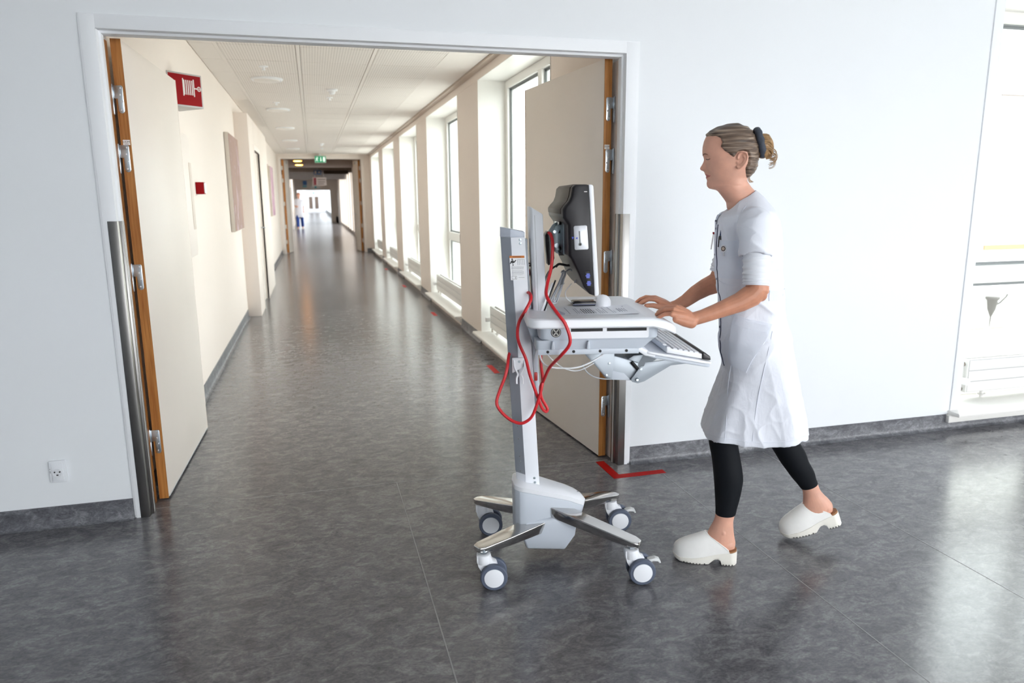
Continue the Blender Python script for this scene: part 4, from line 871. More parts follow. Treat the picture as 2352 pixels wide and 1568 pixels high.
# card reader and its cable
cr = thing('card_reader', 'small black card reader lying on the cart worktop beside the paper', 'card reader', on_cart(0.090, 0.075, 0.9990), CA)
MB().prism(roundrect(-0.048, 0.048, -0.034, 0.034, 0.008), 'z', 0, 0.016).build('body', mat('reader_black', (22, 24, 32), 0.25), cr, bevel=0.003)
MB().box(-0.047, 0.047, -0.0350, -0.0335, 0.005, 0.0085).build('edge_stripe', mat('reader_edge', (96, 100, 124), 0.3), cr)
MB().box(-0.042, 0.044, -0.03, 0.03, 0.016, 0.0175).build('clear_cover', mat('reader_top', (30, 30, 36), 0.2), cr, bevel=0.001)
# paper
pp = thing('printed_sheet', 'white printed A4 sheet with a small dark table on the cart worktop', 'paper', on_cart(0.103, -0.058, 0.9992), CA+0.02)
b = MB(); g = []
for i in range(13):
    x = -0.1485 + 0.297*i/12; z = 0.0006 + 0.0035*max(0, (i-8)/4)**2
    g.append([(x, -0.105, z), (x, 0.105, z), (x, 0.105, z+0.0002), (x, -0.105, z+0.0002)])
b.loft(g).build('sheet', mat('paper_white', (232, 234, 240), 0.6), pp)
ink = mat('print_grey', (156, 158, 172), 0.7); inkd = mat('print_dark', (54, 58, 72), 0.7); tint = mat('print_lilac', (186, 188, 206), 0.7)
b = MB()
for x, ln, st_ in ((-0.098, 0.15, -0.08), (-0.070, 0.11, -0.07), (-0.062, 0.12, -0.07), (-0.054, 0.06, -0.07), (-0.003, 0.07, -0.07), (0.012, 0.10, -0.075), (0.020, 0.11, -0.075), (0.028, 0.06, -0.07), (0.037, 0.12, -0.07), (0.060, 0.13, -0.07), (0.068, 0.05, -0.07), (0.075, 0.10, -0.06)):
    b.box(x, x+0.0022, st_, st_+ln, 0.0008, 0.0010)
b.build('text_lines', ink, pp)
b = MB()
for i in range(5): b.box(-0.045+0.0085*i, -0.042+0.0085*i, -0.07, 0.03, 0.0008, 0.0011)
b.box(-0.045, -0.008, -0.07, -0.067, 0.0008, 0.0011).box(-0.045, -0.008, 0.027, 0.03, 0.0008, 0.0011).box(-0.045, -0.008, -0.02, -0.017, 0.0008, 0.0011)
b.build('printed_table', inkd, pp)
b = MB()
for x in (0.086, 0.095, 0.104, 0.112): b.box(x, x+0.003, -0.05, 0.01+x*0.1, 0.0012, 0.0024)
b.box(0.118, 0.122, 0.06, 0.066, 0.0024, 0.0034)
b.build('signature_lines', ink, pp)
MB().prism([(-0.146, -0.09), (-0.118, -0.095), (-0.112, -0.06), (-0.122, -0.02), (-0.133, 0.04), (-0.136, 0.095), (-0.146, 0.095)], 'z', 0.0008, 0.0010).build('header_graphic', tint, pp)

# ================================================================ cables
red_c = mat('red_cable_sheath', (206, 36, 44), 0.4)
c1 = [(-0.060, -0.055, 1.279), (-0.052, -0.068, 1.268), (-0.050, -0.095, 1.235), (-0.056, -0.11, 1.165), (-0.074, -0.14, 1.105), (-0.082, -0.19, 1.075), (-0.068, -0.225, 1.045), (-0.044, -0.262, 1.012), (-0.028, -0.272, 0.990), (-0.012, -0.276, 0.946), (-0.014, -0.272, 0.914), (-0.040, -0.245, 0.872), (-0.066, -0.16, 0.815), (-0.080, -0.09, 0.752), (-0.090, -0.065, 0.717), (-0.086, -0.06, 0.677), (-0.071, -0.055, 0.648), (-0.063, -0.055, 0.630), (-0.070, -0.058, 0.622), (-0.086, -0.064, 0.641), (-0.109, -0.075, 0.705), (-0.131, -0.080, 0.772), (-0.146, -0.085, 0.832), (-0.168, -0.085, 0.884), (-0.175, -0.085, 0.923), (-0.168, -0.082, 0.966), (-0.146, -0.078, 1.004), (-0.128, -0.065, 1.034), (-0.123, -0.05, 1.052), (-0.128, -0.025, 1.062), (-0.136, 0.01, 1.056)]
o = tag(MB().tube(smooth_path(c1, 6), 0.0058, 10).build('power_cable', red_c), 'red power cable hanging from the monitor mount down over the worktop edge', 'cable'); o.location = C0; o.rotation_euler = (0, 0, CA)
c2 = [(-0.086, -0.02, 0.885), (-0.087, -0.045, 0.846), (-0.087, -0.055, 0.799), (-0.083, -0.072, 0.754), (-0.086, -0.082, 0.727), (-0.098, -0.082, 0.679), (-0.120, -0.078, 0.616), (-0.144, -0.074, 0.590), (-0.171, -0.072, 0.584), (-0.209, -0.062, 0.600), (-0.243, -0.050, 0.634), (-0.251, -0.045, 0.662), (-0.239, -0.04, 0.702), (-0.219, -0.035, 0.752), (-0.209, -0.025, 0.79), (-0.203, 0.0, 0.822), (-0.196, 0.03, 0.832)]
o = tag(MB().tube(smooth_path(c2, 6), 0.0058, 10).build('power_cable', red_c), 'red power cable looping low around the cart column', 'cable'); o.location = C0; o.rotation_euler = (0, 0, CA)
c3 = [(-0.136, 0.02, 1.056), (-0.130, 0.05, 1.085), (-0.122, 0.07, 1.12), (-0.105, 0.075, 1.15)]
o = tag(MB().tube(smooth_path(c3, 5), 0.0058, 10).build('power_cable', mat('red_cable_shade', (190, 30, 36), 0.45)), 'short run of red cable between the column and the monitor riser', 'cable'); o.location = C0; o.rotation_euler = (0, 0, CA)
wc = mat('white_cable', (226, 228, 232), 0.45); gc = mat('grey_cable', (176, 180, 186), 0.45)
def cable(pts, r, m, lab, grp=None):
    o = tag(MB().tube(smooth_path(pts, 6), r, 8).build('cable', m), lab, 'cable', grp); o.location = C0; o.rotation_euler = (0, 0, CA); return o
cable([(-0.092, -0.10, 0.868), (-0.096, -0.12, 0.845), (-0.088, -0.14, 0.826), (-0.064, -0.15, 0.813), (-0.02, -0.15, 0.808), (0.02, -0.15, 0.808), (0.06, -0.14, 0.815), (0.11, -0.12, 0.835), (0.15, -0.09, 0.855), (0.17, -0.07, 0.864), (0.185, -0.06, 0.858)], 0.0030, wc, 'white cable sagging under the worktop to the keyboard arm')
cable([(-0.085, -0.09, 0.868), (-0.07, -0.11, 0.85), (-0.045, -0.12, 0.825), (-0.01, -0.12, 0.800), (0.03, -0.12, 0.790), (0.06, -0.12, 0.797), (0.10, -0.11, 0.815)], 0.0020, wc, 'thin white cable crossing below the sagging one under the worktop')
cable([(0.065, -0.06, 0.800), (0.08, -0.06, 0.772), (0.11, -0.055, 0.75), (0.15, -0.052, 0.74), (0.175, -0.050, 0.74)], 0.0022, gc, 'thin grey cable running along the arm bracket')
cable([(-0.098, -0.03, 0.87), (-0.108, -0.04, 0.83), (-0.112, -0.045, 0.79), (-0.108, -0.05, 0.755)], 0.0040, gc, 'grey braided lead beside the column below the worktop')
MB()
cable([(-0.030, -0.02, 1.155), (-0.018, -0.025, 1.165), (0.010, -0.03, 1.160), (0.026, -0.03, 1.163)], 0.0045, blackp, 'short black lead entering the monitor back')
cable([(-0.030, -0.02, 1.158), (-0.055, -0.03, 1.140), (-0.070, -0.035, 1.110), (-0.074, -0.035, 1.075)], 0.0036, blackp, 'black cable arching from the riser to the monitor')
bdl = MB(); rb = random.Random(3)
for k in range(8):
    j = lambda q=0.004: rb.uniform(-q, q)
    bdl.tube(smooth_path([(-0.006+j(), -0.03+j(0.012), 1.132+j()), (-0.020+j(), -0.045+j(0.010), 1.095+j()), (-0.044+j(0.007), -0.055+j(0.008), 1.040+j(0.008)), (-0.036+j(0.006), -0.052+j(0.008), 1.030+j()), (-0.026+j(0.006), -0.045+j(0.008), 1.046+j()), (-0.008+j(), -0.034+j(0.01), 1.098+j()), (0.004+j(), -0.028+j(0.01), 1.130+j()), (-0.002+j(), -0.028+j(0.01), 1.140+j()), (-0.010+j(), -0.03+j(0.01), 1.134+j())], 4), 0.0019, 6)
bdl.tube(smooth_path([(-0.024, -0.035, 1.085), (-0.020, -0.060, 1.090), (-0.004, -0.055, 1.097), (-0.004, -0.025, 1.097), (-0.024, -0.035, 1.085)], 3), 0.0014, 6)
o = tag(bdl.build('cable_bundle', gc), 'coiled bundle of grey cable hanging behind the monitor', 'cable'); o.location = C0; o.rotation_euler = (0, 0, CA)
cable([(0.0, -0.03, 1.13), (0.02, -0.025, 1.145), (0.045, -0.02, 1.12), (0.040, -0.015, 1.095)], 0.0028, gc, 'grey plug lead at the lower back of the monitor')
cable([(0.030, 0.0, 1.09), (0.012, 0.02, 1.06), (0.016, 0.04, 1.035), (0.030, 0.06, 1.020), (0.043, 0.07, 1.010)], 0.0017, wc, 'thin white cable from the bundle to the card reader')
cable([(-0.045, -0.05, 1.10), (-0.062, -0.06, 1.06), (-0.080, -0.065, 1.02), (-0.086, -0.06, 1.002)], 0.0040, wc, 'white cable dropping behind the riser to the worktop')
cable([(-0.035, -0.055, 1.11), (-0.052, -0.062, 1.065), (-0.070, -0.068, 1.02), (-0.076, -0.064, 1.002)], 0.0030, blackp, 'black cable dropping behind the riser to the worktop')
plug = tag(MB().box(-0.112, -0.100, -0.06, -0.05, 0.74, 0.772).build('cable_plug', mat('red_plug', (196, 60, 56), 0.4), bevel=0.003), 'small red cable plug beside the column below the worktop', 'plug'); plug.location = C0; plug.rotation_euler = (0, 0, CA)
# ================================================================ THE WOMAN PUSHING THE CART
PA = math.radians(-26.0067)
PR = thing('person', 'woman in a short-sleeved white tunic dress, black leggings and white clogs pushing the cart', 'person', (1.4852, -0.9836, 0), PA)
skin = mat('skin', (216, 164, 142), 0.44, spec=0.45, noise=(22, 0.09), bump=(420, 0.12), sss=0.06)
tan = mat('tanned_skin', (200, 140, 112), 0.44, spec=0.45, noise=(30, 0.09), bump=(300, 0.2), sss=0.05)
lipm = mat('lip_skin', (176, 98, 92), 0.4, sss=0.1)

def remesh(mbs, voxel, smooth, name, mats):
    mb = MB()
    for q in mbs:
        k = len(mb.v); mb.v += q.v; mb.f += [tuple(i+k for i in f) for f in q.f]; mb.mi += [0]*len(q.f)
    me = mb.mesh('tmp', mats[0]); o = bpy.data.objects.new('tmp', me); COL.objects.link(o)
    m = o.modifiers.new('r', 'REMESH'); m.mode = 'VOXEL'; m.voxel_size = voxel; m.adaptivity = 0
    dg = bpy.context.evaluated_depsgraph_get(); dg.update()
    out = bpy.data.meshes.new_from_object(o.evaluated_get(dg)); bpy.data.objects.remove(o); bpy.data.meshes.remove(me)
    out.name = name
    if smooth:
        bm = bmesh.new(); bm.from_mesh(out)
        for _ in range(smooth): bmesh.ops.smooth_vert(bm, verts=bm.verts, factor=0.5, use_axis_x=True, use_axis_y=True, use_axis_z=True)
        bm.to_mesh(out); bm.free()
    out.materials.clear()
    for q in mats: out.materials.append(q)
    out.polygons.foreach_set('use_smooth', [True]*len(out.polygons)); out.update()
    return out
def cols_of(me):
    a = np.empty(len(me.vertices)*3); me.vertices.foreach_get('co', a); return a.reshape(-1, 3)
def caps(chain, n=14):
    """rounded limb: chain of (x, y, z, r)"""
    b = MB(); b.tube([c[:3] for c in chain], [c[3] for c in chain], n)
    for c in (chain[0], chain[-1]): b.ball(c[:3], c[3]*0.999, n, 8)
    return b
def oval_rings(secs, n=28):
    """secs: (front point, back point, y centre, half width) -> closed loft"""
    R = []; P = smooth_path([(f_[0], f_[1], yc_) for f_, b_, yc_, h_ in secs], 4); Q = smooth_path([(b_[0], b_[1], h_) for f_, b_, yc_, h_ in secs], 4)
    for p_, q_ in zip(P, Q):
        fx, fz, yc = p_; bx, bz, hw = q_
        cx, cz, ax, az = (fx+bx)/2, (fz+bz)/2, (fx-bx)/2, (fz-bz)/2
        R.append([(cx+ax*math.cos(t), yc+hw*math.sin(t), cz+az*math.cos(t)) for t in [2*PI*k/n for k in range(n)]])
    return MB().loft(R)

# ---------------- head: horizontal rings from the neck up
Fm = [(1.35, -0.006), (1.36, -0.012), (1.377, -0.014), (1.391, -0.023), (1.407, -0.036), (1.418, -0.045), (1.4235, -0.053), (1.426, -0.066), (1.429, -0.078), (1.436, -0.085), (1.447, -0.0878), (1.457, -0.0862), (1.4615, -0.0876), (1.467, -0.0912), (1.4715, -0.0908), (1.4738, -0.0885), (1.4762, -0.0920), (1.480, -0.0945), (1.4855, -0.0962), (1.490, -0.0985),
      (1.4925, -0.1035), (1.495, -0.1105), (1.501, -0.1140), (1.507, -0.1118), (1.515, -0.1068), (1.523, -0.1030), (1.530, -0.1006), (1.536, -0.1010), (1.545, -0.1040), (1.553, -0.1068), (1.565, -0.1076), (1.579, -0.1070), (1.597, -0.1035), (1.612, -0.0975), (1.622, -0.088), (1.634, -0.070), (1.643, -0.050), (1.649, -0.025), (1.6515, 0.004)]
Bm = [(1.35, -0.006), (1.36, -0.012), (1.377, -0.014), (1.391, -0.023), (1.407, -0.033), (1.42, -0.044), (1.43, -0.062), (1.44, -0.0735), (1.455, -0.079), (1.47, -0.083), (1.485, -0.0872), (1.50, -0.0905), (1.515, -0.0935), (1.53, -0.0965), (1.545, -0.1015), (1.56, -0.1055), (1.579, -0.1062), (1.597, -0.1030), (1.612, -0.0972), (1.622, -0.088), (1.634, -0.070), (1.643, -0.050), (1.649, -0.025), (1.6515, 0.004)]
Bk = [(1.35, 0.120), (1.38, 0.108), (1.40, 0.096), (1.42, 0.084), (1.43, 0.074), (1.444, 0.063), (1.456, 0.056), (1.465, 0.056), (1.478, 0.066), (1.499, 0.080), (1.523, 0.083), (1.555, 0.086), (1.581, 0.083), (1.605, 0.073), (1.628, 0.057), (1.640, 0.040), (1.648, 0.020), (1.6515, 0.008)]
Wd = [(1.35, 0.075), (1.375, 0.061), (1.40, 0.055), (1.42, 0.0535), (1.435, 0.0550), (1.45, 0.0585), (1.465, 0.0620), (1.48, 0.0645), (1.50, 0.0675), (1.52, 0.0700), (1.54, 0.0710), (1.56, 0.0715), (1.58, 0.0705), (1.60, 0.0665), (1.615, 0.0590), (1.63, 0.0460), (1.641, 0.031), (1.648, 0.016), (1.6515, 0.002)]
Nx = [(1.35, 2.0), (1.42, 2.0), (1.43, 1.75), (1.455, 1.85), (1.48, 2.15), (1.52, 2.35), (1.58, 2.3), (1.62, 2.1), (1.66, 2.0)]
def dense(T):
    return [(p.x, p.y) for p in smooth_path([(a_, b_, 0) for a_, b_ in T], 4)]
Bm, Bk, Wd = dense(Bm), dense(Bk), dense(Wd)
def g(v, c, s): return math.exp(-((v-c)/s)**2)
def head_pt(z, ph, off=0.0):
    xf, xb, W_, n_ = interp(Bm, z), interp(Bk, z), interp(Wd, z), interp(Nx, z)
    xc = min(0.022, (xf+xb)/2+0.01) if z > 1.44 else (xf+xb)/2
    c, s = math.cos(ph), math.sin(ph)
    if c >= 0: x = xc + (xf-xc)*abs(c)**(2/n_)
    else: x = xc + (xb-xc)*abs(c)**(2/2.1)
    nn = n_ if c >= 0 else 2.1
    y = W_*math.copysign(abs(s)**(2/nn), s)
    if c > 0:
        b_ = interp(Fm, z) - xf
        sg_ = interp([(1.42, 0.018), (1.445, 0.022), (1.462, 0.019), (1.475, 0.021), (1.488, 0.015), (1.494, 0.0125), (1.502, 0.0115), (1.512, 0.0095), (1.53, 0.0085), (1.545, 0.016), (1.58, 0.05)], z)
        x += b_*math.exp(-(abs(y)/sg_)**2.2)
        for s_ in (-1, 1):
            x -= 0.0052*g(y, s_*0.0115, 0.0052)*g(z, 1.4975, 0.0055)            # nostril wings
            x += 0.0068*g(y, s_*0.030, 0.013)*g(z, 1.536, 0.0095)               # eye sockets
            x -= 0.0050*g(y, s_*0.030, 0.0095)*g(z, 1.5345, 0.0062)             # lids
            x -= 0.0022*g(y, s_*0.030, 0.018)*g(z, 1.549, 0.0055)               # brow ridge
            x -= 0.0036*g(y, s_*0.037, 0.015)*g(z, 1.504, 0.013)                # cheek
            x += 0.0038*g(y, s_*(0.022+(1.495-z)*0.35), 0.0034)*g(z, 1.482, 0.012)   # smile fold
            x += 0.0030*g(y, s_*0.026, 0.0045)*g(z, 1.4738, 0.0032)             # mouth corners
    r = math.hypot(x-xc, y) or 1
    return (x+(x-xc)/r*off, y+y/r*off, z)
zs = list(np.linspace(1.35, 1.415, 8)) + list(np.linspace(1.419, 1.56, 84)) + list(np.linspace(1.565, 1.63, 20)) + [1.634, 1.6375, 1.6405, 1.643, 1.6453, 1.6472, 1.6488, 1.650, 1.6508, 1.6513]
NPH = 112
phs = [2*PI*k/NPH for k in range(NPH)]
head = MB().loft([[head_pt(z, p) for p in phs] for z in zs])
# ears
def ear(s):
    y0 = s*0.0665
    b = MB()
    out = [(0.010, 1.530), (0.012, 1.543), (0.020, 1.5515), (0.030, 1.5520), (0.0395, 1.5460), (0.0425, 1.536), (0.0405, 1.523), (0.034, 1.511), (0.026, 1.502), (0.018, 1.4965), (0.0120, 1.4985), (0.0105, 1.507)]
    lift = lambda x: s*(0.004+0.30*max(0, x-0.012))
    pts = smooth_path([(x, y0+lift(x)+s*0.004, z) for x, z in out], 3)
    b2 = MB().tube(pts, [0.0032]*len(pts), 8)
    n = len(out)
    b3 = MB().add([(x, y0+lift(x)-s*0.006, z) for x, z in out] + [(0.024+(x-0.024)*0.96, y0+lift(x)+s*0.0015, 1.525+(z-1.525)*0.96) for x, z in out], [tuple(range(n)), tuple(range(2*n-1, n-1, -1))] + [(i, (i+1) % n, n+(i+1) % n, n+i) for i in range(n)])
    b4 = MB().tube(smooth_path([(0.030, y0+lift(0.03)+s*0.003, 1.541), (0.034, y0+lift(0.034)+s*0.004, 1.528), (0.028, y0+lift(0.028)+s*0.004, 1.514), (0.018, y0+lift(0.018)+s*0.003, 1.508)], 4), 0.0026, 8)
    b5 = MB().ball((0.0165, y0+s*0.008, 1.501), 0.0058, 12, 8, (1, 0.6, 1))
    b6 = MB().ball((0.0105, y0+s*0.004, 1.519), 0.0045, 10, 8, (1, 0.8, 1.3))
    return [b2, b3, b4, b5, b6]
# ---------------- torso and legs that carry the clothes
torso = MB().loft([[(xf+(xb-xf)*(0.5-0.5*math.cos(t)), hw*math.sin(t), z) for t in [2*PI*k/32 for k in range(32)]] for z, xf, xb, hw in
    ((0.58, 0.03, 0.22, 0.12), (0.75, 0.03, 0.23, 0.15), (0.90, 0.01, 0.21, 0.15), (1.02, 0.0, 0.185, 0.13), (1.16, -0.015, 0.175, 0.135), (1.27, -0.02, 0.165, 0.145), (1.325, 0.0, 0.15, 0.135), (1.355, 0.012, 0.132, 0.10), (1.38, 0.01, 0.115, 0.065))])
legF = oval_rings([((0.02, 0.66), (0.13, 0.66), -0.075, 0.056), ((-0.035, 0.535), (0.056, 0.518), -0.08, 0.052), ((-0.022, 0.425), (0.062, 0.44), -0.085, 0.044), ((-0.010, 0.345), (0.080, 0.352), -0.088, 0.045), ((-0.004, 0.265), (0.072, 0.262), -0.09, 0.036), ((-0.006, 0.20), (0.067, 0.202), -0.092, 0.033), ((-0.012, 0.165), (0.062, 0.172), -0.094, 0.031), ((-0.026, 0.135), (0.064, 0.138), -0.095, 0.032), ((-0.036, 0.105), (0.069, 0.105), -0.097, 0.031), ((-0.040, 0.085), (0.074, 0.082), -0.098, 0.029), ((-0.035, 0.055), (0.072, 0.056), -0.098, 0.026)])
footF = caps([(0.045, -0.098, 0.075, 0.028), (-0.01, -0.100, 0.075, 0.025), (-0.06, -0.102, 0.052, 0.020), (-0.10, -0.104, 0.042, 0.014)])
ankF = MB().ball((0.024, -0.1165, 0.130), 0.013, 12, 8, (1, 1, 1.2))
legB = oval_rings([((0.05, 0.64), (0.20, 0.66), 0.09, 0.07), ((0.172, 0.44), (0.288, 0.463), 0.125, 0.052), ((0.222, 0.411), (0.332, 0.409), 0.13, 0.047), ((0.268, 0.339), (0.364, 0.346), 0.138, 0.045), ((0.314, 0.276), (0.390, 0.301), 0.142, 0.036), ((0.352, 0.226), (0.412, 0.253), 0.145, 0.031), ((0.360, 0.200), (0.424, 0.226), 0.146, 0.030), ((0.362, 0.172), (0.440, 0.206), 0.147, 0.030), ((0.362, 0.148), (0.462, 0.185), 0.148, 0.031), ((0.360, 0.125), (0.478, 0.162), 0.149, 0.032), ((0.362, 0.105), (0.480, 0.135), 0.149, 0.029)])
footB = caps([(0.452, 0.149, 0.148, 0.027), (0.41, 0.149, 0.125, 0.026), (0.36, 0.149, 0.095, 0.021), (0.33, 0.149, 0.075, 0.015)])
ankB = MB().ball((0.408, 0.1285, 0.172), 0.012, 12, 8)
# ---------------- arms and hands
armN = caps([(0.080, -0.140, 1.300, 0.036), (0.080, -0.19, 1.24, 0.038), (0.080, -0.215, 1.14, 0.039), (0.082, -0.224, 1.085, 0.040), (0.062, -0.228, 1.064, 0.0395), (0.025, -0.236, 1.042, 0.0345), (-0.015, -0.244, 1.026, 0.0305), (-0.058, -0.252, 1.009, 0.0265), (-0.100, -0.259, 0.993, 0.0240), (-0.128, -0.264, 0.985, 0.0235)], 18)
elbN = MB().ball((0.094, -0.226, 1.066), 0.022, 14, 10)
def hand(wr, K, f, thumb, dz=(0.002, -0.010, -0.011), heel=None):
    """K: knuckles little..index or index..little; f: finger direction in plan"""
    parts = []
    lens = {0: 0.85, 1: 0.98, 2: 1.06, 3: 0.97}
    for i, k in enumerate(K):
        L_ = lens[i]; r = (0.0078, 0.0088, 0.0092, 0.0090)[i]
        ff = f[i] if isinstance(f, list) else f
        p1 = (k[0]+ff[0]*0.036*L_, k[1]+ff[1]*0.036*L_, k[2]+dz[0]); p2 = (p1[0]+ff[0]*0.021*L_, p1[1]+ff[1]*0.021*L_, p1[2]+dz[1]); p3 = (p2[0]+ff[0]*0.013*L_, p2[1]+ff[1]*0.013*L_, p2[2]+dz[2])
        parts.append(caps([(k[0], k[1], k[2], r*1.12), ((k[0]+p1[0])/2, (k[1]+p1[1])/2, (k[2]+p1[2])/2, r*0.96), (*p1, r*1.04), ((p1[0]+p2[0])/2, (p1[1]+p2[1])/2, (p1[2]+p2[2])/2, r*0.93), (*p2, r*0.93), (*p3, r*0.78)], 12))
        parts.append(caps([(wr[0]+(k[1]-wr[1])*0.0, wr[1]+(k[1]-wr[1])*0.35, wr[2], 0.0165), ((wr[0]+k[0])/2, (wr[1]*0.4+k[1]*0.6), (wr[2]+k[2])/2+0.001, 0.0150), (k[0], k[1], k[2]-0.001, 0.0108)], 12))
    parts.append(caps(thumb, 12))
    if heel: parts.append(caps(heel, 14))
    return parts
KN = [(-0.203, -0.303, 1.007), (-0.198, -0.286, 1.019), (-0.189, -0.270, 1.024), (-0.177, -0.254, 1.021)]
handN = hand((-0.130, -0.266, 0.984), KN, [(-0.86, 0.48), (-0.84, 0.53), (-0.82, 0.57), (-0.80, 0.60)], [(-0.135, -0.246, 0.980, 0.016), (-0.158, -0.222, 0.990, 0.0125), (-0.190, -0.203, 1.004, 0.0100), (-0.215, -0.190, 1.009, 0.0085)], dz=(-0.004, -0.011, -0.009), heel=[(-0.138, -0.280, 0.974, 0.0205), (-0.160, -0.289, 0.979, 0.0185), (-0.188, -0.297, 0.988, 0.0145)])
armF = caps([(0.065, 0.140, 1.300, 0.036), (0.045, 0.18, 1.23, 0.038), (0.010, 0.195, 1.13, 0.039), (-0.006, 0.196, 1.075, 0.042), (-0.028, 0.190, 1.055, 0.041), (-0.060, 0.183, 1.042, 0.0365), (-0.100, 0.174, 1.018, 0.0320), (-0.140, 0.163, 0.987, 0.0265), (-0.172, 0.154, 0.969, 0.0240), (-0.194, 0.148, 0.963, 0.0225)], 18)
KF = [(-0.248, 0.170, 0.991), (-0.256, 0.155, 0.999), (-0.259, 0.138, 1.002), (-0.254, 0.121, 0.997)]
handF = hand((-0.195, 0.148, 0.963), KF, [(-0.99, -0.05), (-0.985, -0.1), (-0.98, -0.16), (-0.97, -0.22)], [(-0.205, 0.132, 0.962, 0.016), (-0.232, 0.112, 0.968, 0.0125), (-0.268, 0.100, 0.976, 0.0100), (-0.294, 0.094, 0.976, 0.0085)], dz=(0.002, -0.009, -0.010), heel=[(-0.205, 0.160, 0.960, 0.019), (-0.235, 0.166, 0.966, 0.016)])
shl = [caps([(0.08, -0.14, 1.300, 0.034), (0.07, 0.0, 1.31, 0.045), (0.07, 0.14, 1.300, 0.034)])]
body_parts = [head, torso, legF, footF, ankF, legB, footB, ankB, armN, elbN, armF] + ear(-1) + ear(1) + handN + handF + shl
bme = remesh(body_parts, 0.0021, 2, 'body', [skin, lipm, tan])
# lips get their own colour
nf = len(bme.polygons); ce = np.empty(nf*3); bme.polygons.foreach_get('center', ce); ce = ce.reshape(-1, 3)
hz = np.where(ce[:, 2] > 1.4738, 0.0068, 0.0078)*np.clip(1-(np.abs(ce[:, 1])/0.0262)**2.4, 0, 1)
lip = (np.abs(ce[:, 2]-1.4738) < hz) & (ce[:, 0] < -0.060)
mi = np.zeros(nf, dtype=np.int32); mi[lip] = 1; mi[(ce[:, 2] > 0.90) & (ce[:, 2] < 1.25) & ((ce[:, 0] < -0.06) | (np.abs(ce[:, 1]) > 0.145))] = 2; bme.polygons.foreach_set('material_index', mi); bme.update()
body = link('body', bme, PR)

# ---------------- hair: a shell over the scalp, combed back into a knot
hairpoly = [(-0.103, 1.612), (-0.085, 1.6115), (-0.066, 1.6105), (-0.052, 1.603), (-0.045, 1.590), (-0.049, 1.574), (-0.038, 1.560), (-0.020, 1.547), (-0.010, 1.539), (-0.004, 1.533), (0.003, 1.540), (0.012, 1.553), (0.028, 1.556), (0.042, 1.552), (0.047, 1.535), (0.045, 1.515), (0.038, 1.500), (0.041, 1.480), (0.048, 1.463), (0.075, 1.462), (0.14, 1.46), (0.14, 1.70), (-0.2, 1.70)]
def inside_d(x, z):
    ins = False; dmin = 9
    n = len(hairpoly)
    for i in range(n):
        x0, z0 = hairpoly[i]; x1, z1 = hairpoly[(i+1) % n]
        if (z0 > z) != (z1 > z) and x < (x1-x0)*(z-z0)/(z1-z0)+x0: ins = not ins
        dx, dz = x1-x0, z1-z0; t = max(0, min(1, ((x-x0)*dx+(z-z0)*dz)/(dx*dx+dz*dz)))
        dmin = min(dmin, math.hypot(x-x0-t*dx, z-z0-t*dz))
    return dmin if ins else -dmin
hz_ = list(np.linspace(1.455, 1.60, 84)) + list(np.linspace(1.602, 1.63, 16)) + [1.6325, 1.635, 1.6375, 1.6395, 1.6415, 1.6433, 1.645, 1.6465, 1.6478, 1.649, 1.6497]
N2 = 180
rings = []
for z in hz_:
    ring = []
    for k in range(N2):
        p = 2*PI*k/N2; x, y, _ = head_pt(z, p); d = inside_d(x, z)
        t = max(0.0, min(1.0, (d+0.002)/0.010)); off = -0.004 + 0.0115*(t*t*(3-2*t))
        strand = 0.0009*math.sin(60*(z-0.28*x)*2*PI/1.0*0.9 + 3*math.sin(40*x)) + 0.0006*math.sin(170*(z-0.2*x)*PI + 2.0*x*60)
        ring.append((x, y, z, off + (strand if t > 0.4 else 0)))
    rings.append(ring)
hm = MB(); R = []
for ring in rings:
    q = []
    for (x, y, z, off) in ring:
        c = Vector((0.0, 0.0, 1.545)); v = Vector((x, y, z)) - c; v.normalize(); h = Vector((x-0.01, y, 0)); h = h.normalized() if h.length > 1e-6 else v
        tz = max(0, min(1, (z-1.585)/0.05)); dr = (h*(1-tz)+v*tz).normalized()
        q.append((x+dr.x*off, y+dr.y*off, z+dr.z*off))
    R.append(q)
hm.loft(R)
def hair_mat():
    m = mat('brown_grey_hair', (128, 104, 84), 0.42, spec=0.4); nt = m.node_tree; bs = nt.nodes['Principled BSDF']
    tc = nt.nodes.new('ShaderNodeTexCoord'); mp = nt.nodes.new('ShaderNodeMapping'); mp.inputs['Scale'].default_value = (7, 30, 210); mp.inputs['Rotation'].default_value = (0, 0.16, 0)
    n = nt.nodes.new('ShaderNodeTexNoise'); n.inputs['Scale'].default_value = 1.0; n.inputs['Detail'].default_value = 5; n.inputs['Distortion'].default_value = 0.35
    r = nt.nodes.new('ShaderNodeValToRGB'); e = r.color_ramp.elements; e[0].position = 0.30; e[0].color = lin((62, 50, 43)) + (1,); e[1].position = 0.70; e[1].color = lin((168, 150, 132)) + (1,)
    x = e.new(0.5); x.color = lin((108, 90, 77)) + (1,)
    bp = nt.nodes.new('ShaderNodeBump'); bp.inputs['Strength'].default_value = 0.5; bp.inputs['Distance'].default_value = 0.002
    L = nt.links.new; L(tc.outputs['Object'], mp.inputs[0]); L(mp.outputs[0], n.inputs['Vector']); L(n.outputs[0], r.inputs[0]); L(r.outputs[0], bs.inputs['Base Color']); L(n.outputs[0], bp.inputs['Height']); L(bp.outputs[0], bs.inputs['Normal'])
    return m
hairm = hair_mat(); bunm = mat('sun_bleached_hair', (158, 124, 84), 0.45, noise=(90, 0.35))
hair = hm.build('hair', hairm, PR, angle=80)
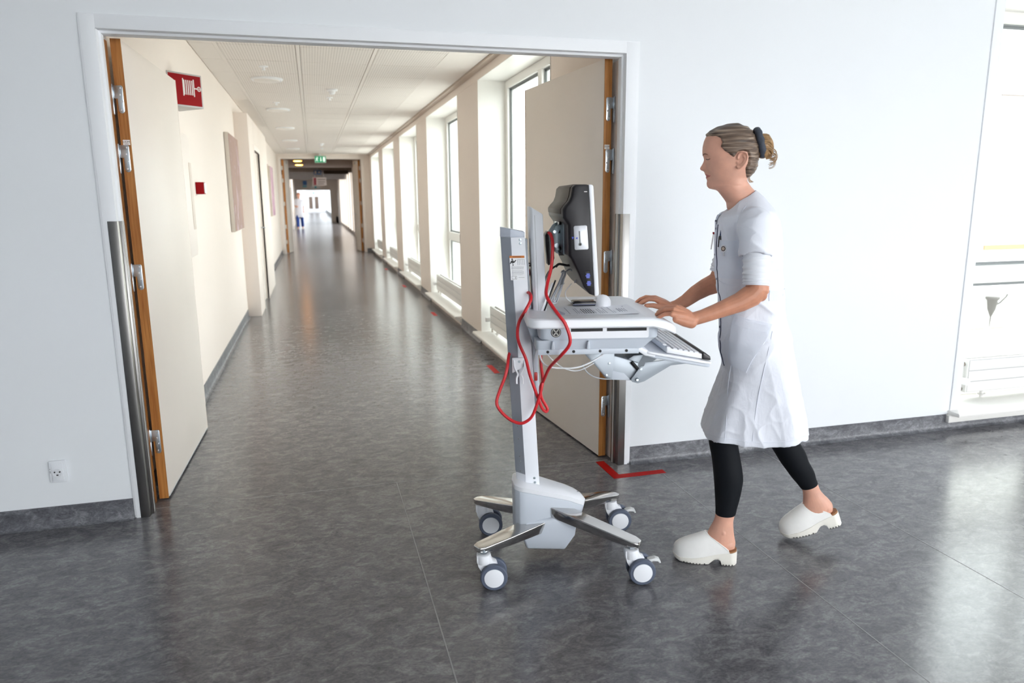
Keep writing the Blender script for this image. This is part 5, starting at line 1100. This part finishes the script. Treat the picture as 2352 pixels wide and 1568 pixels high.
# knot and scrunchie
b = MB(); b.ball((0.104, 0, 1.575), 0.034, 20, 14, (0.9, 1.05, 1.25))
rnd = random.Random(7)
for k in range(46):
    a = rnd.uniform(0, 2*PI); ry = math.cos(a); rz = math.sin(a); r0 = 0.028+0.006*rnd.random()
    P0_ = (0.088, 0.034*ry, 1.580+0.036*rz); P1_ = (0.112+0.010*rnd.random(), r0*1.1*ry, 1.576+0.034*rz+0.004); P2_ = (0.128+0.008*rnd.random(), 0.020*ry, 1.560+0.022*rz); P3_ = (0.116+0.01*rnd.random(), 0.010*ry, 1.545+0.012*rz)
    b.tube(smooth_path([P0_, P1_, P2_, P3_], 4), [0.0036]*13 if True else 0, 6)
bun = b.build('hair_knot', bunm, hair, angle=80)
b = MB()
for k in range(26):
    y = rnd.uniform(-0.022, 0.022); z0 = rnd.uniform(1.53, 1.575); e_ = rnd.uniform(0.4, 1.0)
    b.tube(smooth_path([(0.118, y, z0), (0.132+0.008*e_, y*1.2, z0-0.004), (0.140+0.014*e_, y*1.3, z0-0.016), (0.136+0.012*e_, y*1.3, z0-0.030*e_-0.006), (0.124+0.008*e_, y*1.2, z0-0.036*e_-0.006)], 4), 0.0007, 5)
for k in range(12):
    y = rnd.uniform(-0.035, 0.03)
    b.tube(smooth_path([(0.060, y, 1.470), (0.062, y, 1.458), (0.068+0.006*rnd.random(), y*1.05, 1.448+0.004*rnd.random())], 3), 0.0006, 5)
b.build('loose_strands', bunm, hair)['kind'] = 'stuff'
b = MB(); R = []; ax = Vector((0.96, 0, 0.27)).normalized(); e1 = Vector((0, 1, 0)); e2 = ax.cross(e1)
for k in range(40):
    a = 2*PI*k/40; c = Vector((0.092, 0, 1.588)); d = e1*math.cos(a)*0.036 + e2*math.sin(a)*0.046; rr = 0.0120+0.0016*math.sin(9*a)
    dn = d.normalized(); R.append([tuple(c+d+dn*math.cos(t)*rr*0.85+ax*math.sin(t)*rr*1.05) for t in [2*PI*j/12 for j in range(12)]])
b.loft(R+[R[0]], cap=False).build('hair_tie', mat('scrunchie_blue_grey', (62, 68, 80), 0.7, noise=(60, 0.25)), hair)

# ---------------- face details
browm = mat('brow_hair', (128, 92, 70), 0.6); lash = mat('lash_dark', (52, 34, 30), 0.5)
for s in (-1, 1):
    def surf(y, z, out):      # point on the face at lateral y
        ph = 0.0
        for q in np.linspace(0, 1.5, 160):
            if head_pt(z, q)[1] >= abs(y): ph = q; break
        x, yy, _ = head_pt(z, ph); return (x-out, s*abs(y), z)
    MB().tube(smooth_path([surf(0.012, 1.5475, 0.0002), surf(0.021, 1.5508, 0.0004), surf(0.031, 1.5515, 0.0004), surf(0.041, 1.5488, 0.0)], 4), [0.0012, 0.0014, 0.0017, 0.0018, 0.0019, 0.0019, 0.0018, 0.0017, 0.0016, 0.0014, 0.0012, 0.0009, 0.0006], 8).build('eyebrow', browm, body)
    MB().tube(smooth_path([surf(0.0185, 1.5345, 0.0002), surf(0.025, 1.5322, 0.0012), surf(0.032, 1.5314, 0.0014), surf(0.0385, 1.5322, 0.0008), surf(0.043, 1.5338, 0.0006)], 4), [0.0004]+[0.0011]*15+[0.0004], 8).build('eyelashes', lash, body)
    MB().tube(smooth_path([surf(0.019, 1.5395, 0.0), surf(0.026, 1.5412, 0.0), surf(0.034, 1.5410, 0.0), surf(0.042, 1.5375, 0.0)], 4), 0.0005, 6).build('eyelid_crease', mat('crease_skin', (158, 100, 82), 0.6), body)

# ---------------- dress
def cloth_mat(name, rgb, scale, strength):
    m = mat(name, rgb, 0.75, spec=0.2); nt = m.node_tree; bs = nt.nodes['Principled BSDF']; tc = nt.nodes.new('ShaderNodeTexCoord')
    mp = nt.nodes.new('ShaderNodeMapping'); mp.inputs['Scale'].default_value = (scale*1.6, scale*1.6, scale*0.8); mp.inputs['Rotation'].default_value = (0, 0.5, 0)
    n = nt.nodes.new('ShaderNodeTexNoise'); n.inputs['Scale'].default_value = 1; n.inputs['Detail'].default_value = 3; n.inputs['Distortion'].default_value = 0.8
    v = nt.nodes.new('ShaderNodeTexNoise'); v.inputs['Scale'].default_value = 900
    b1 = nt.nodes.new('ShaderNodeBump'); b1.inputs['Strength'].default_value = strength; b1.inputs['Distance'].default_value = 0.010
    b2 = nt.nodes.new('ShaderNodeBump'); b2.inputs['Strength'].default_value = 0.08; b2.inputs['Distance'].default_value = 0.001
    L = nt.links.new; L(tc.outputs['Object'], mp.inputs[0]); L(mp.outputs[0], n.inputs['Vector']); L(tc.outputs['Object'], v.inputs['Vector'])
    L(n.outputs[0], b1.inputs['Height']); L(v.outputs[0], b2.inputs['Height']); L(b1.outputs[0], b2.inputs['Normal']); L(b2.outputs[0], bs.inputs['Normal']); return m
cot = cloth_mat('white_cotton', (228, 231, 240), 22, 0.22)
DT = [ # z, front x, back x, half width
    (0.490, -0.062, 0.322, 0.200), (0.54, -0.055, 0.316, 0.198), (0.63, -0.032, 0.297, 0.192), (0.70, -0.012, 0.281, 0.188), (0.74, -0.004, 0.272, 0.186), (0.765, 0.001, 0.267, 0.184), (0.79, -0.004, 0.262, 0.183), (0.82, -0.013, 0.255, 0.181), (0.872, -0.017, 0.242, 0.176), (0.944, -0.021, 0.221, 0.167), (1.00, -0.021, 0.210, 0.159), (1.03, -0.026, 0.205, 0.154), (1.06, -0.033, 0.202, 0.151), (1.10, -0.039, 0.199, 0.150), (1.16, -0.044, 0.196, 0.154), (1.227, -0.049, 0.190, 0.161), (1.275, -0.050, 0.184, 0.165), (1.31, -0.049, 0.175, 0.166)]
DTn = np.array(DT)
def dress_pt(z, ph, out=0.0):
    xf = float(np.interp(z, DTn[:, 0], DTn[:, 1])); xb = float(np.interp(z, DTn[:, 0], DTn[:, 2])); hw = float(np.interp(z, DTn[:, 0], DTn[:, 3]))
    c, s = math.cos(ph), math.sin(ph); n_ = 2.35 + 0.75*max(0, min(1, (0.85-z)/0.25))
    x = (xf+xb)/2 - (xb-xf)/2*math.copysign(abs(c)**(2/n_), c); y = hw*math.copysign(abs(s)**(2/n_), s)
    t = max(0, (0.80-z)/0.30)                       # skirt folds grow towards the hem
    w_ = 0.0065*t*math.sin(6*ph+0.8) + 0.004*t*math.sin(11*ph+2.1+6*z)
    tw = g(z, 0.90, 0.10)*0.0030*math.sin(9*ph+26*z) + g(z, 1.05, 0.05)*0.0026*math.sin(7*ph-60*z)
    tu = g(z, 1.2, 0.09)*0.0020*math.sin(8*ph+34*z)
    o_ = out + w_ + tw*(1 if c < 0.6 else 0.3) + tu
    d = math.hypot(c*(xb-xf)/2, s*hw) or 1
    return (x-c*(xb-xf)/2/d*o_, y+s*hw/d*o_, z)
ND = 96; pd = [2*PI*k/ND for k in range(ND)]
def hemz(ph): return 0.512 - 0.021*(0.5+0.5*math.cos(ph-0.9)) + 0.010*max(0, -math.cos(ph)) + 0.004*math.sin(5*ph)
R = []
inner = []
for zz in (0.66, 0.56):
    inner.append([tuple(np.array(dress_pt(zz, p, -0.012))) for p in pd])
R += inner
R.append([(lambda q: (q[0], q[1], hemz(p)+0.0))(dress_pt(hemz(p), p, -0.007)) for p in pd])
R.append([(lambda q: (q[0], q[1], hemz(p)))(dress_pt(hemz(p), p, 0.0)) for p in pd])
for t in (0.02, 0.045, 0.08): R.append([(lambda q: q)(dress_pt(hemz(p)+t, p)) for p in pd])
for z in list(np.arange(0.62, 1.30, 0.016)): R.append([dress_pt(z, p) for p in pd])
def top_ring(f, s, bk, zf, zs_, zb, p_=2.2, pz=1.0):
    out = []
    for p in pd:
        c, q = math.cos(p), math.sin(p); xm = s[0]
        x = xm + ((f-xm) if c >= 0 else -(bk-xm)*-1)*0 if False else (xm + (f-xm)*abs(c)**(2/p_) if c >= 0 else xm + (bk-xm)*abs(c)**(2/p_))
        y = s[1]*math.copysign(abs(q)**(2/p_), q); ztar = zf if c >= 0 else zb
        out.append((x, y, zs_ + (ztar-zs_)*abs(c)**pz))
    return out
R.append(top_ring(-0.0485, (0.066, 0.164), 0.172, 1.310, 1.318, 1.322))
R.append(top_ring(-0.046, (0.068, 0.150), 0.158, 1.322, 1.346, 1.348))
R.append(top_ring(-0.041, (0.064, 0.125), 0.140, 1.331, 1.364, 1.371))
R.append(top_ring(-0.033, (0.056, 0.098), 0.118, 1.337, 1.378, 1.398))
R.append(top_ring(-0.024, (0.048, 0.076), 0.100, 1.3415, 1.389, 1.414))
R.append(top_ring(-0.016, (0.040, 0.0615), 0.086, 1.3435, 1.394, 1.424))
R.append(top_ring(-0.0135, (0.039, 0.0585), 0.0835, 1.3405, 1.391, 1.4225))
R.append(top_ring(-0.005, (0.039, 0.053), 0.080, 1.318, 1.365, 1.395))
dress_b = MB().loft(R)
def sleeve(s, C, r, arch=0.010):
    R = []; n = 36
    for i, (x, y, z, rr) in enumerate(C):
        a = Vector(C[min(i+1, len(C)-1)][:3]) - Vector(C[max(i-1, 0)][:3]); a.normalize(); u = Vector((1, 0, 0)); u = (u-a*u.dot(a)).normalized(); v = a.cross(u)
        R.append([tuple(Vector((x, y, z)) + u*math.cos(t)*rr*1.0 + v*math.sin(t)*rr*0.92 + Vector((0, 0, (arch*(0.5-0.5*math.cos(2*t)) if i >= len(C)-3 else 0)))) for t in [2*PI*k/n for k in range(n)]])
    # turn inwards at the hem
    def ins(ring, k, dz): 
        c = sum((Vector(p) for p in ring), Vector())/n; return [tuple(c+(Vector(p)-c)*k+Vector((0, 0, dz))) for p in ring]
    R.append(ins(R[-1], 0.86, 0.0)); R.append(ins(R[-2], 0.84, 0.03))
    return MB().loft(R)
slN = sleeve(-1, [(0.068, -0.105, 1.322, 0.050), (0.072, -0.135, 1.315, 0.0575), (0.073, -0.165, 1.290, 0.0595), (0.073, -0.187, 1.262, 0.0590), (0.0725, -0.201, 1.232, 0.0575), (0.072, -0.207, 1.214, 0.0560), (0.072, -0.211, 1.196, 0.0550)], 0)
slF = sleeve(1, [(0.066, 0.105, 1.322, 0.050), (0.060, 0.135, 1.315, 0.0575), (0.050, 0.160, 1.290, 0.0595), (0.040, 0.178, 1.262, 0.0590), (0.031, 0.187, 1.232, 0.0575), (0.026, 0.191, 1.214, 0.0560), (0.021, 0.194, 1.196, 0.0550)], 0)
dme = remesh([dress_b, slN, slF], 0.0034, 3, 'tunic_dress', [cot])
from mathutils import noise as NZN
def crease(me, fn):
    co = cols_of(me); nr = np.empty(len(me.vertices)*3); me.vertices.foreach_get('normal', nr); nr = nr.reshape(-1, 3)
    d = np.array([fn(*p) for p in co]); co += nr*d[:, None]; me.vertices.foreach_set('co', co.reshape(-1)); me.update()
def ridge(u, v, w_, p=2.5): return (1-min(1, abs(NZN.noise((u, v, w_)))*2.2))**p
def sm(a, b_, t): t = max(0, min(1, (t-a)/(b_-a))); return t*t*(3-2*t)
def folds(x, y, z):
    d = 0.0
    sk = 1-sm(0.70, 0.95, z)
    d += 0.0046*sk*(ridge(x*9+z*2.2, y*9, z*1.7)-0.35)                                   # long skirt folds
    d += 0.0026*sm(0.50, 0.56, z)*(1-sm(0.68, 0.80, z))*(ridge(x*13+z*9, y*13, z*11-x*6, 3)-0.25)      # crumples above the hem
    hp_ = math.exp(-((z-0.90)/0.10)**2)
    d += 0.0062*hp_*(ridge(x*11-z*9, y*11, z*8+4, 3)-0.25)                                 # pulls across the hip
    wz_ = math.exp(-((z-1.02)/0.06)**2)
    d += 0.0062*wz_*(ridge(x*12+z*9, y*9, z*10+2, 3)-0.25)                                # waist
    up_ = sm(1.05, 1.12, z)
    arm_ = sm(0.13, 0.17, abs(y))
    d += 0.0036*up_*(ridge(x*7+z*9+abs(y)*8, y*6, z*4+9, 3)-0.25)
    d += 0.0055*up_*arm_*(ridge(x*10+z*16, y*9, z*9+5, 3)-0.25)
    bk_ = sm(0.12, 0.17, x)*up_
    d += 0.0035*bk_*(ridge(x*8-z*15, y*9, z*9+7, 3)-0.25)
    return d
crease(dme, folds)
from mathutils.bvhtree import BVHTree
_c = cols_of(dme); DB = BVHTree.FromPolygons([tuple(p) for p in _c], [tuple(p.vertices) for p in dme.polygons])
def snap(p, out):
    l, n, i, d = DB.find_nearest(Vector(p)); return tuple(l + n*out)
dress = link('tunic_dress', dme, PR)
def patch(name, corners, m, out=0.003, nu=10, nv=10, par=None, th=0.002):
    """corners: (z, azimuth) of top-front, top-back, bottom-back, bottom-front on the dress; azimuth 0 = front, camera side negative"""
    b = MB(); G = [[None]*(nv+1) for _ in range(nu+1)]; H = [[None]*(nv+1) for _ in range(nu+1)]
    (z00, p00), (z10, p10), (z11, p11), (z01, p01) = corners
    for i in range(nu+1):
        for j in range(nv+1):
            u, v = i/nu, j/nv
            z = (1-v)*((1-u)*z00+u*z10) + v*((1-u)*z01+u*z11); p = (1-v)*((1-u)*p00+u*p10) + v*((1-u)*p01+u*p11)
            G[i][j] = snap(dress_pt(z, p), out+th); H[i][j] = snap(dress_pt(z, p), -0.004)
    k = len(b.v); vs = [G[i][j] for i in range(nu+1) for j in range(nv+1)] + [H[i][j] for i in range(nu+1) for j in range(nv+1)]
    n = (nu+1)*(nv+1); ix = lambda i, j: i*(nv+1)+j; fs = []
    for i in range(nu):
        for j in range(nv):
            fs.append((ix(i, j), ix(i+1, j), ix(i+1, j+1), ix(i, j+1))); fs.append((n+ix(i, j), n+ix(i, j+1), n+ix(i+1, j+1), n+ix(i+1, j)))
    for i in range(nu): fs += [(ix(i, 0), n+ix(i, 0), n+ix(i+1, 0), ix(i+1, 0)), (ix(i, nv), ix(i+1, nv), n+ix(i+1, nv), n+ix(i, nv))]
    for j in range(nv): fs += [(ix(0, j), ix(0, j+1), n+ix(0, j+1), n+ix(0, j)), (ix(nu, j), n+ix(nu, j), n+ix(nu, j+1), ix(nu, j+1))]
    b.add(vs, fs)
    return b.build(name, m, par or dress, angle=50)
# azimuth of a wanted side-view x at height z on the camera side
def az(z, x):
    best, bp = 9, 0
    for p in np.linspace(-PI, 0, 361):
        q = dress_pt(z, p)
        if abs(q[0]-x) < best: best, bp = abs(q[0]-x), p
    return bp
cot2 = cloth_mat('white_cotton_double', (224, 229, 240), 12, 0.2)
cp = patch('chest_pocket', [(1.243, az(1.243, -0.040)), (1.249, az(1.249, 0.020)), (1.112, az(1.112, 0.040)), (1.108, az(1.108, -0.034))], cot2, 0.0008, 10, 10)
patch('hip_pocket', [(0.985, az(0.985, 0.022)), (0.955, az(0.955, 0.148)), (0.778, az(0.778, 0.068)), (0.800, az(0.800, 0.012))], cot2, 0.0012, 12, 12)
patch('pocket_band', [(0.975, az(0.975, 0.030)), (0.948, az(0.948, 0.145)), (0.925, az(0.925, 0.128)), (0.950, az(0.950, 0.028))], cot2, 0.0032, 10, 4)
bt = patch('waist_tab', [(1.072, az(1.072, 0.135)), (1.066, -PI+0.12), (1.032, -PI+0.12), (1.036, az(1.036, 0.135))], cot2, 0.0012, 8, 4)
def stud(z, p, r, m, name, par, out=0.004):
    q = Vector(dress_pt(z, p, out)); q0 = Vector(dress_pt(z, p, 0)); d = (q-q0).normalized()
    return MB().tube([q-d*0.004, q, q+d*0.0008], [r, r, r*0.7], 14).build(name, m, par)
stud(1.049, -PI+0.55, 0.0055, white_pl, 'button', bt)
# front placket with dark press studs, and the open collar flap
navy = mat('placket_shadow_navy', (58, 66, 96), 0.7)  # dark blue line drawn in for the shadow along the placket
pk = patch('placket', [(1.300, -0.06), (1.300, -0.30), (0.775, -0.22), (0.775, -0.05)], cot2, 0.0002, 4, 40)
def line_on(name, pts, r, m, out, par=dress):
    P = smooth_path([snap(dress_pt(z, p), out) for z, p in pts], 3)
    return MB().tube(P, r, 6).build(name, m, par)
line_on('placket_shadow_line', [(z, -0.30+0.08*(1.3-z)/0.525) for z in np.linspace(1.30, 0.775, 40)], 0.0016, navy, 0.0015)
for z in (1.285, 1.19, 1.10, 1.01, 0.92): stud(z, -0.17, 0.0045, mat('snap_blue_grey', (92, 96, 116), 0.3, 0.5), 'press_stud', pk, 0.003)
fl = MB().loft([[(-0.019, -0.006, 1.345), (-0.016, -0.030, 1.346), (-0.014, -0.030, 1.343), (-0.017, -0.006, 1.342)], [(-0.046, -0.012, 1.334), (-0.043, -0.034, 1.336), (-0.040, -0.034, 1.333), (-0.043, -0.012, 1.331)], [(-0.0535, -0.016, 1.312), (-0.051, -0.036, 1.312), (-0.048, -0.036, 1.311), (-0.050, -0.016, 1.311)], [(-0.0525, -0.024, 1.275), (-0.052, -0.034, 1.275), (-0.049, -0.034, 1.275), (-0.050, -0.024, 1.275)]]).build('collar_flap', cot2, dress, bevel=0.001)
MB().ball((-0.0515, -0.037, 1.313), 0.0035, 10, 6).build('press_stud', mat('snap_blue_grey', (92, 96, 116), 0.3, 0.5), fl)
seam_m = mat('seam_cotton', (222, 226, 236), 0.8)
line_on('seam', [(z, az(z, x)) for z, x in ((0.80, 0.020), (0.70, 0.012), (0.60, 0.006), (0.52, 0.004))], 0.0012, seam_m, 0.0008)
line_on('seam', [(z, az(z, x)) for z, x in ((0.93, 0.150), (0.85, 0.135), (0.75, 0.120), (0.65, 0.108), (0.53, 0.100))], 0.0012, seam_m, 0.0008)
line_on('seam', [(hemz(p)+0.022, p) for p in np.linspace(-0.1, -PI, 40)], 0.0011, seam_m, 0.0006)
line_on('seam', [(1.098-0.010*math.sin(PI*k/12), az(1.098, -0.034+0.08*k/12)) for k in range(13)], 0.0010, seam_m, 0.0008)
# armhole seam
MB().tube(smooth_path([snap(q_, 0.0004) for q_ in [(0.040, -0.112, 1.372), (0.026, -0.133, 1.345), (0.024, -0.150, 1.31), (0.032, -0.158, 1.275), (0.036, -0.166, 1.24)]], 4), 0.0011, 6).build('seam', seam_m, dress)
# badge, pen, name tag
qb = Vector(dress_pt(1.217, az(1.217, -0.022), 0.006))
nb = (Vector(dress_pt(1.217, az(1.217, -0.022), 0.02))-qb).normalized(); ub = nb.cross(Vector((0, 0, 1))).normalized()
def disc(c, r, t, m, name, par, n=20): return MB().tube([c-nb*t, c+nb*t], [r, r], n).build(name, m, par)
bd = disc(qb, 0.0125, 0.0016, white_pl, 'badge', dress); disc(qb+nb*0.001, 0.0092, 0.0014, mat('badge_brown', (58, 40, 40), 0.4), 'badge_face', bd); disc(qb+nb*0.0016, 0.0060, 0.0012, mat('badge_beige', (206, 186, 170), 0.5), 'badge_centre', bd)
MB().tube([qb-Vector((0, 0, 0.012))-ub*0.002, qb-Vector((0, 0, 0.026))-ub*0.003], 0.0030, 8).build('badge_clip', mat('clear_clip', (214, 216, 222), 0.2), bd)
q1 = Vector(dress_pt(1.245, az(1.245, -0.038), 0.005)); MB().tube([q1+Vector((0, 0, 0.012)), q1+Vector((-0.0015, 0, -0.024))], 0.0022, 8).box(q1.x-0.001, q1.x+0.009, q1.y-0.004, q1.y+0.004, q1.z+0.002, q1.z+0.016).build('pen', blackp, dress)
MB().tube([q1+Vector((0.004, 0, 0.016)), q1+Vector((0.009, 0.002, 0.046))], 0.0030, 8).build('pen_tip', mat('pen_blue', (44, 66, 104), 0.4), dress)
nt_ = MB().loft([[(-0.053, 0.012, 1.268), (-0.053, 0.040, 1.268), (-0.050, 0.040, 1.268), (-0.050, 0.012, 1.268)], [(-0.060, 0.012, 1.205), (-0.060, 0.040, 1.205), (-0.058, 0.040, 1.205), (-0.058, 0.012, 1.205)]]).build('name_tag', white_print, dress)
MB().box(-0.0548, -0.0500, 0.011, 0.041, 1.262, 1.269).build('tag_clip', sign_red, nt_)

# ---------------- undershirt sleeves, bunched up above the elbows
rib = mat('white_jersey', (232, 235, 241), 0.8, spec=0.2)
def bunched(C, n=40):
    P = smooth_path([c[:3] for c in C], 14); rr = [c[3] for c in C]; R = []
    for i, p in enumerate(P):
        t = i/(len(P)-1); r0 = float(np.interp(t, np.linspace(0, 1, len(rr)), rr)); a = (P[min(i+1, len(P)-1)]-P[max(i-1, 0)]).normalized(); u = Vector((1, 0, 0)); u = (u-a*u.dot(a)).normalized(); v = a.cross(u)
        R.append([tuple(p + (u*math.cos(q)+v*math.sin(q))*(r0+0.0017*math.sin(52*t+1.3*math.sin(q+2*t)+0.8*math.sin(2*q)) + 0.0008*math.sin(97*t+2*q))) for q in [2*PI*k/n for k in range(n)]])
    c = P[-1]; R.append([tuple(c+(Vector(p)-c)*0.90) for p in R[-1]])
    return MB().loft(R)
bunched([(0.075, -0.200, 1.235, 0.0450), (0.076, -0.209, 1.19, 0.0455), (0.077, -0.216, 1.145, 0.0455), (0.077, -0.220, 1.115, 0.0445), (0.0765, -0.223, 1.098, 0.0435)]).build('undershirt_sleeve', rib, PR, angle=80)
bunched([(0.035, 0.187, 1.235, 0.0450), (0.022, 0.192, 1.19, 0.0455), (0.008, 0.195, 1.145, 0.0455), (0.001, 0.197, 1.115, 0.0445), (-0.004, 0.197, 1.098, 0.0440)]).build('undershirt_sleeve', rib, PR, angle=80)

# ---------------- leggings
legm = mat('black_leggings', (11, 15, 21), 0.7, spec=0.2)
b = oval_rings([((0.010, 0.66), (0.14, 0.66), -0.075, 0.066), ((-0.020, 0.60), (0.095, 0.585), -0.078, 0.060), ((-0.043, 0.537), (0.065, 0.518), -0.081, 0.0575), ((-0.045, 0.492), (0.064, 0.482), -0.083, 0.0530), ((-0.029, 0.415), (0.072, 0.440), -0.086, 0.0490), ((-0.019, 0.340), (0.089, 0.352), -0.089, 0.0500), ((-0.0145, 0.300), (0.087, 0.305), -0.090, 0.0470), ((-0.011, 0.262), (0.080, 0.258), -0.091, 0.0420), ((-0.0075, 0.222), (0.0725, 0.222), -0.092, 0.0375), ((-0.0065, 0.197), (0.0690, 0.199), -0.092, 0.0362), ((-0.002, 0.197), (0.065, 0.199), -0.092, 0.032)], 36)
b2 = oval_rings([((0.02, 0.66), (0.20, 0.68), 0.09, 0.078), ((0.10, 0.54), (0.245, 0.56), 0.112, 0.066), ((0.164, 0.452), (0.295, 0.470), 0.126, 0.0570), ((0.213, 0.411), (0.341, 0.409), 0.132, 0.0525), ((0.240, 0.372), (0.359, 0.376), 0.135, 0.0515), ((0.262, 0.337), (0.371, 0.346), 0.138, 0.0495), ((0.286, 0.305), (0.385, 0.322), 0.140, 0.0455), ((0.309, 0.274), (0.397, 0.299), 0.142, 0.0405), ((0.332, 0.248), (0.405, 0.274), 0.144, 0.0362), ((0.350, 0.226), (0.413, 0.254), 0.145, 0.0340), ((0.354, 0.228), (0.409, 0.252), 0.145, 0.030)], 36)
b.v, k = b.v, len(b.v); b.f += [tuple(i+k for i in f) for f in b2.f]; b.v += b2.v; b.mi += b2.mi
b.build('leggings', legm, PR, angle=60)

# ---------------- clogs
leather = mat('white_clog_leather', (240, 239, 236), 0.4, noise=(40, 0.02), bump=(160, 0.1)); pu = mat('white_clog_sole', (234, 231, 222), 0.5)
insm = mat('brown_insole', (150, 104, 66), 0.6)
def clog():
    """toe at -x; sole on z = 0; y centred"""
    root = MB()
    def hw(x): return interp([(-0.163, 0.008), (-0.155, 0.024), (-0.135, 0.040), (-0.10, 0.047), (-0.06, 0.046), (-0.01, 0.038), (0.03, 0.034), (0.06, 0.031), (0.074, 0.020), (0.080, 0.008)], x)
    def bot(x): return interp([(-0.163, 0.024), (-0.150, 0.009), (-0.130, 0.003), (-0.07, 0.0), (-0.026, 0.002), (-0.016, 0.012), (-0.004, 0.023), (0.010, 0.0245), (0.019, 0.018), (0.024, 0.001), (0.074, 0.001), (0.080, 0.004)], x)
    def topz_(x): return interp([(-0.163, 0.030), (-0.14, 0.022), (-0.09, 0.023), (-0.04, 0.033), (0.0, 0.045), (0.04, 0.052), (0.079, 0.056)], x)
    xs_ = list(np.linspace(-0.163, -0.12, 9)) + list(np.linspace(-0.11, -0.03, 9)) + [-0.026, -0.020, -0.014, -0.008, -0.002, 0.004, 0.010, 0.015, 0.019, 0.0235, 0.026] + list(np.linspace(0.035, 0.08, 8))
    R = []
    for x in xs_:
        h = hw(x); zb, zt = bot(x), topz_(x); R.append([(x, -h*0.90, zb), (x, -h*0.98, zb+0.004), (x, -h, (zb+zt)/2), (x, -h, zt), (x, h, zt), (x, h, (zb+zt)/2), (x, h*0.98, zb+0.004), (x, h*0.90, zb)])
    sole = MB().loft(R)
    up = []
    T = [(-0.1625, -0.1625, 0.034), (-0.1600, -0.1605, 0.050), (-0.150, -0.153, 0.066), (-0.135, -0.140, 0.0775), (-0.115, -0.120, 0.089), (-0.09, -0.098, 0.0995), (-0.06, -0.078, 0.109), (-0.025, -0.060, 0.117), (0.015, -0.050, 0.1215), (0.055, -0.0445, 0.1235)]
    for xb, xt, zt in T:
        r = []
        for k in range(21):
            a = PI*k/20; s_ = math.sin(a); x = xb+(xt-xb)*s_**1.3; h = hw(max(-0.162, x))*1.0; zb = topz_(x)-0.004
            r.append((x, -h*0.955*math.cos(a), zb+(zt-zb)*s_**0.85))
        up.append(r)
    upper = MB().loft(up)
    ins = MB().loft([[(x, -hw(x)*0.93, topz_(x)-0.002), (x, hw(x)*0.93, topz_(x)-0.002), (x, hw(x)*0.93, topz_(x)+0.006), (x, -hw(x)*0.93, topz_(x)+0.006)] for x in np.linspace(-0.03, 0.0775, 12)])
    rim = MB().tube([(x, y, z) for x, y, z in up[-1][1:-1]], 0.0018, 8)
    tr = MB()
    for x in (-0.118, -0.106, -0.094, -0.082, -0.070, -0.058, -0.040, 0.030, 0.041, 0.052, 0.063):
        h = hw(x)*0.93; tr.box(x-0.0022, x+0.0022, -h-0.0030, -h+0.004, bot(x)-0.0003, bot(x)+0.006); tr.box(x-0.0022, x+0.0022, h-0.004, h+0.0030, bot(x)-0.0003, bot(x)+0.006)
    return sole, upper, ins, rim, tr
so_, up_, in_, ri_, tr_2 = clog()
meshes = [so_.mesh('sole', pu, bevel=0), up_.mesh('upper', leather, angle=60), in_.mesh('insole', insm), ri_.mesh('rim', leather), tr_2.mesh('tread_grooves', mat('tread_dark', (72, 70, 68), 0.8))]
for (x, y, z, pitch, rz) in ((0.0, -0.101, 0.0, 0.0, math.radians(-3)), (0.442, 0.150, 0.0585, math.radians(-19.5), 0.0)):
    c = link('clog', meshes[0], PR, (x, y, z), (0, pitch, rz))
    for nm, me in zip(('upper', 'insole', 'rim', 'tread_grooves'), meshes[1:]): link(nm, me, c)

# ================================================================ the person far down the corridor
FP = thing('person', 'distant person in a white coat and blue trousers walking down the corridor', 'person', (-0.62, 34.2, 0), 0)
fb = remesh([MB().ball((0.0, 0, 1.60), 0.095, 16, 12, (0.9, 1.05, 1.25)), caps([(0, 0, 1.5, 0.055), (0, 0, 1.40, 0.07)]), caps([(0.0, 0, 1.35, 0.12), (0, 0, 1.1, 0.12), (0, 0, 0.9, 0.13)]), caps([(-0.16, 0, 1.36, 0.055), (-0.20, -0.03, 1.12, 0.045), (-0.12, -0.16, 1.06, 0.035), (-0.08, -0.22, 1.08, 0.038)]), caps([(0.16, 0, 1.36, 0.055), (0.20, 0.0, 1.1, 0.045), (0.19, -0.04, 0.86, 0.035), (0.19, -0.05, 0.78, 0.038)]),
    caps([(-0.08, 0, 0.9, 0.09), (-0.10, -0.10, 0.5, 0.065), (-0.10, -0.12, 0.10, 0.045), (-0.10, -0.26, 0.04, 0.035)]), caps([(0.09, 0, 0.9, 0.09), (0.10, 0.10, 0.5, 0.065), (0.11, 0.26, 0.12, 0.045), (0.11, 0.14, 0.04, 0.035)])], 0.012, 2, 'body', [skin])
link('body', fb, FP)
link('coat', remesh([MB().loft([[(hw*math.cos(t), hy*math.sin(t), z) for t in [2*PI*k/20 for k in range(20)]] for z, hw, hy in ((0.55, 0.24, 0.17), (0.8, 0.215, 0.155), (1.1, 0.185, 0.14), (1.36, 0.21, 0.13), (1.45, 0.10, 0.09))]), caps([(-0.17, 0, 1.37, 0.07), (-0.205, -0.02, 1.14, 0.065)]), caps([(0.17, 0, 1.37, 0.07), (0.205, 0.0, 1.12, 0.065)])], 0.014, 2, 'coat', [cot2]), FP)
bt_ = mat('blue_trousers', (24, 62, 140), 0.7)
link('trousers', remesh([caps([(-0.08, 0, 0.85, 0.10), (-0.10, -0.10, 0.5, 0.08), (-0.10, -0.12, 0.10, 0.07)]), caps([(0.09, 0, 0.85, 0.10), (0.10, 0.10, 0.5, 0.08), (0.11, 0.24, 0.13, 0.07)])], 0.014, 1, 'trousers', [bt_]), FP)
link('hair', remesh([MB().ball((0.0, 0.025, 1.635), 0.105, 16, 12, (0.92, 1.0, 1.1))], 0.012, 1, 'hair', [mat('auburn_hair', (150, 84, 48), 0.5)]), FP)
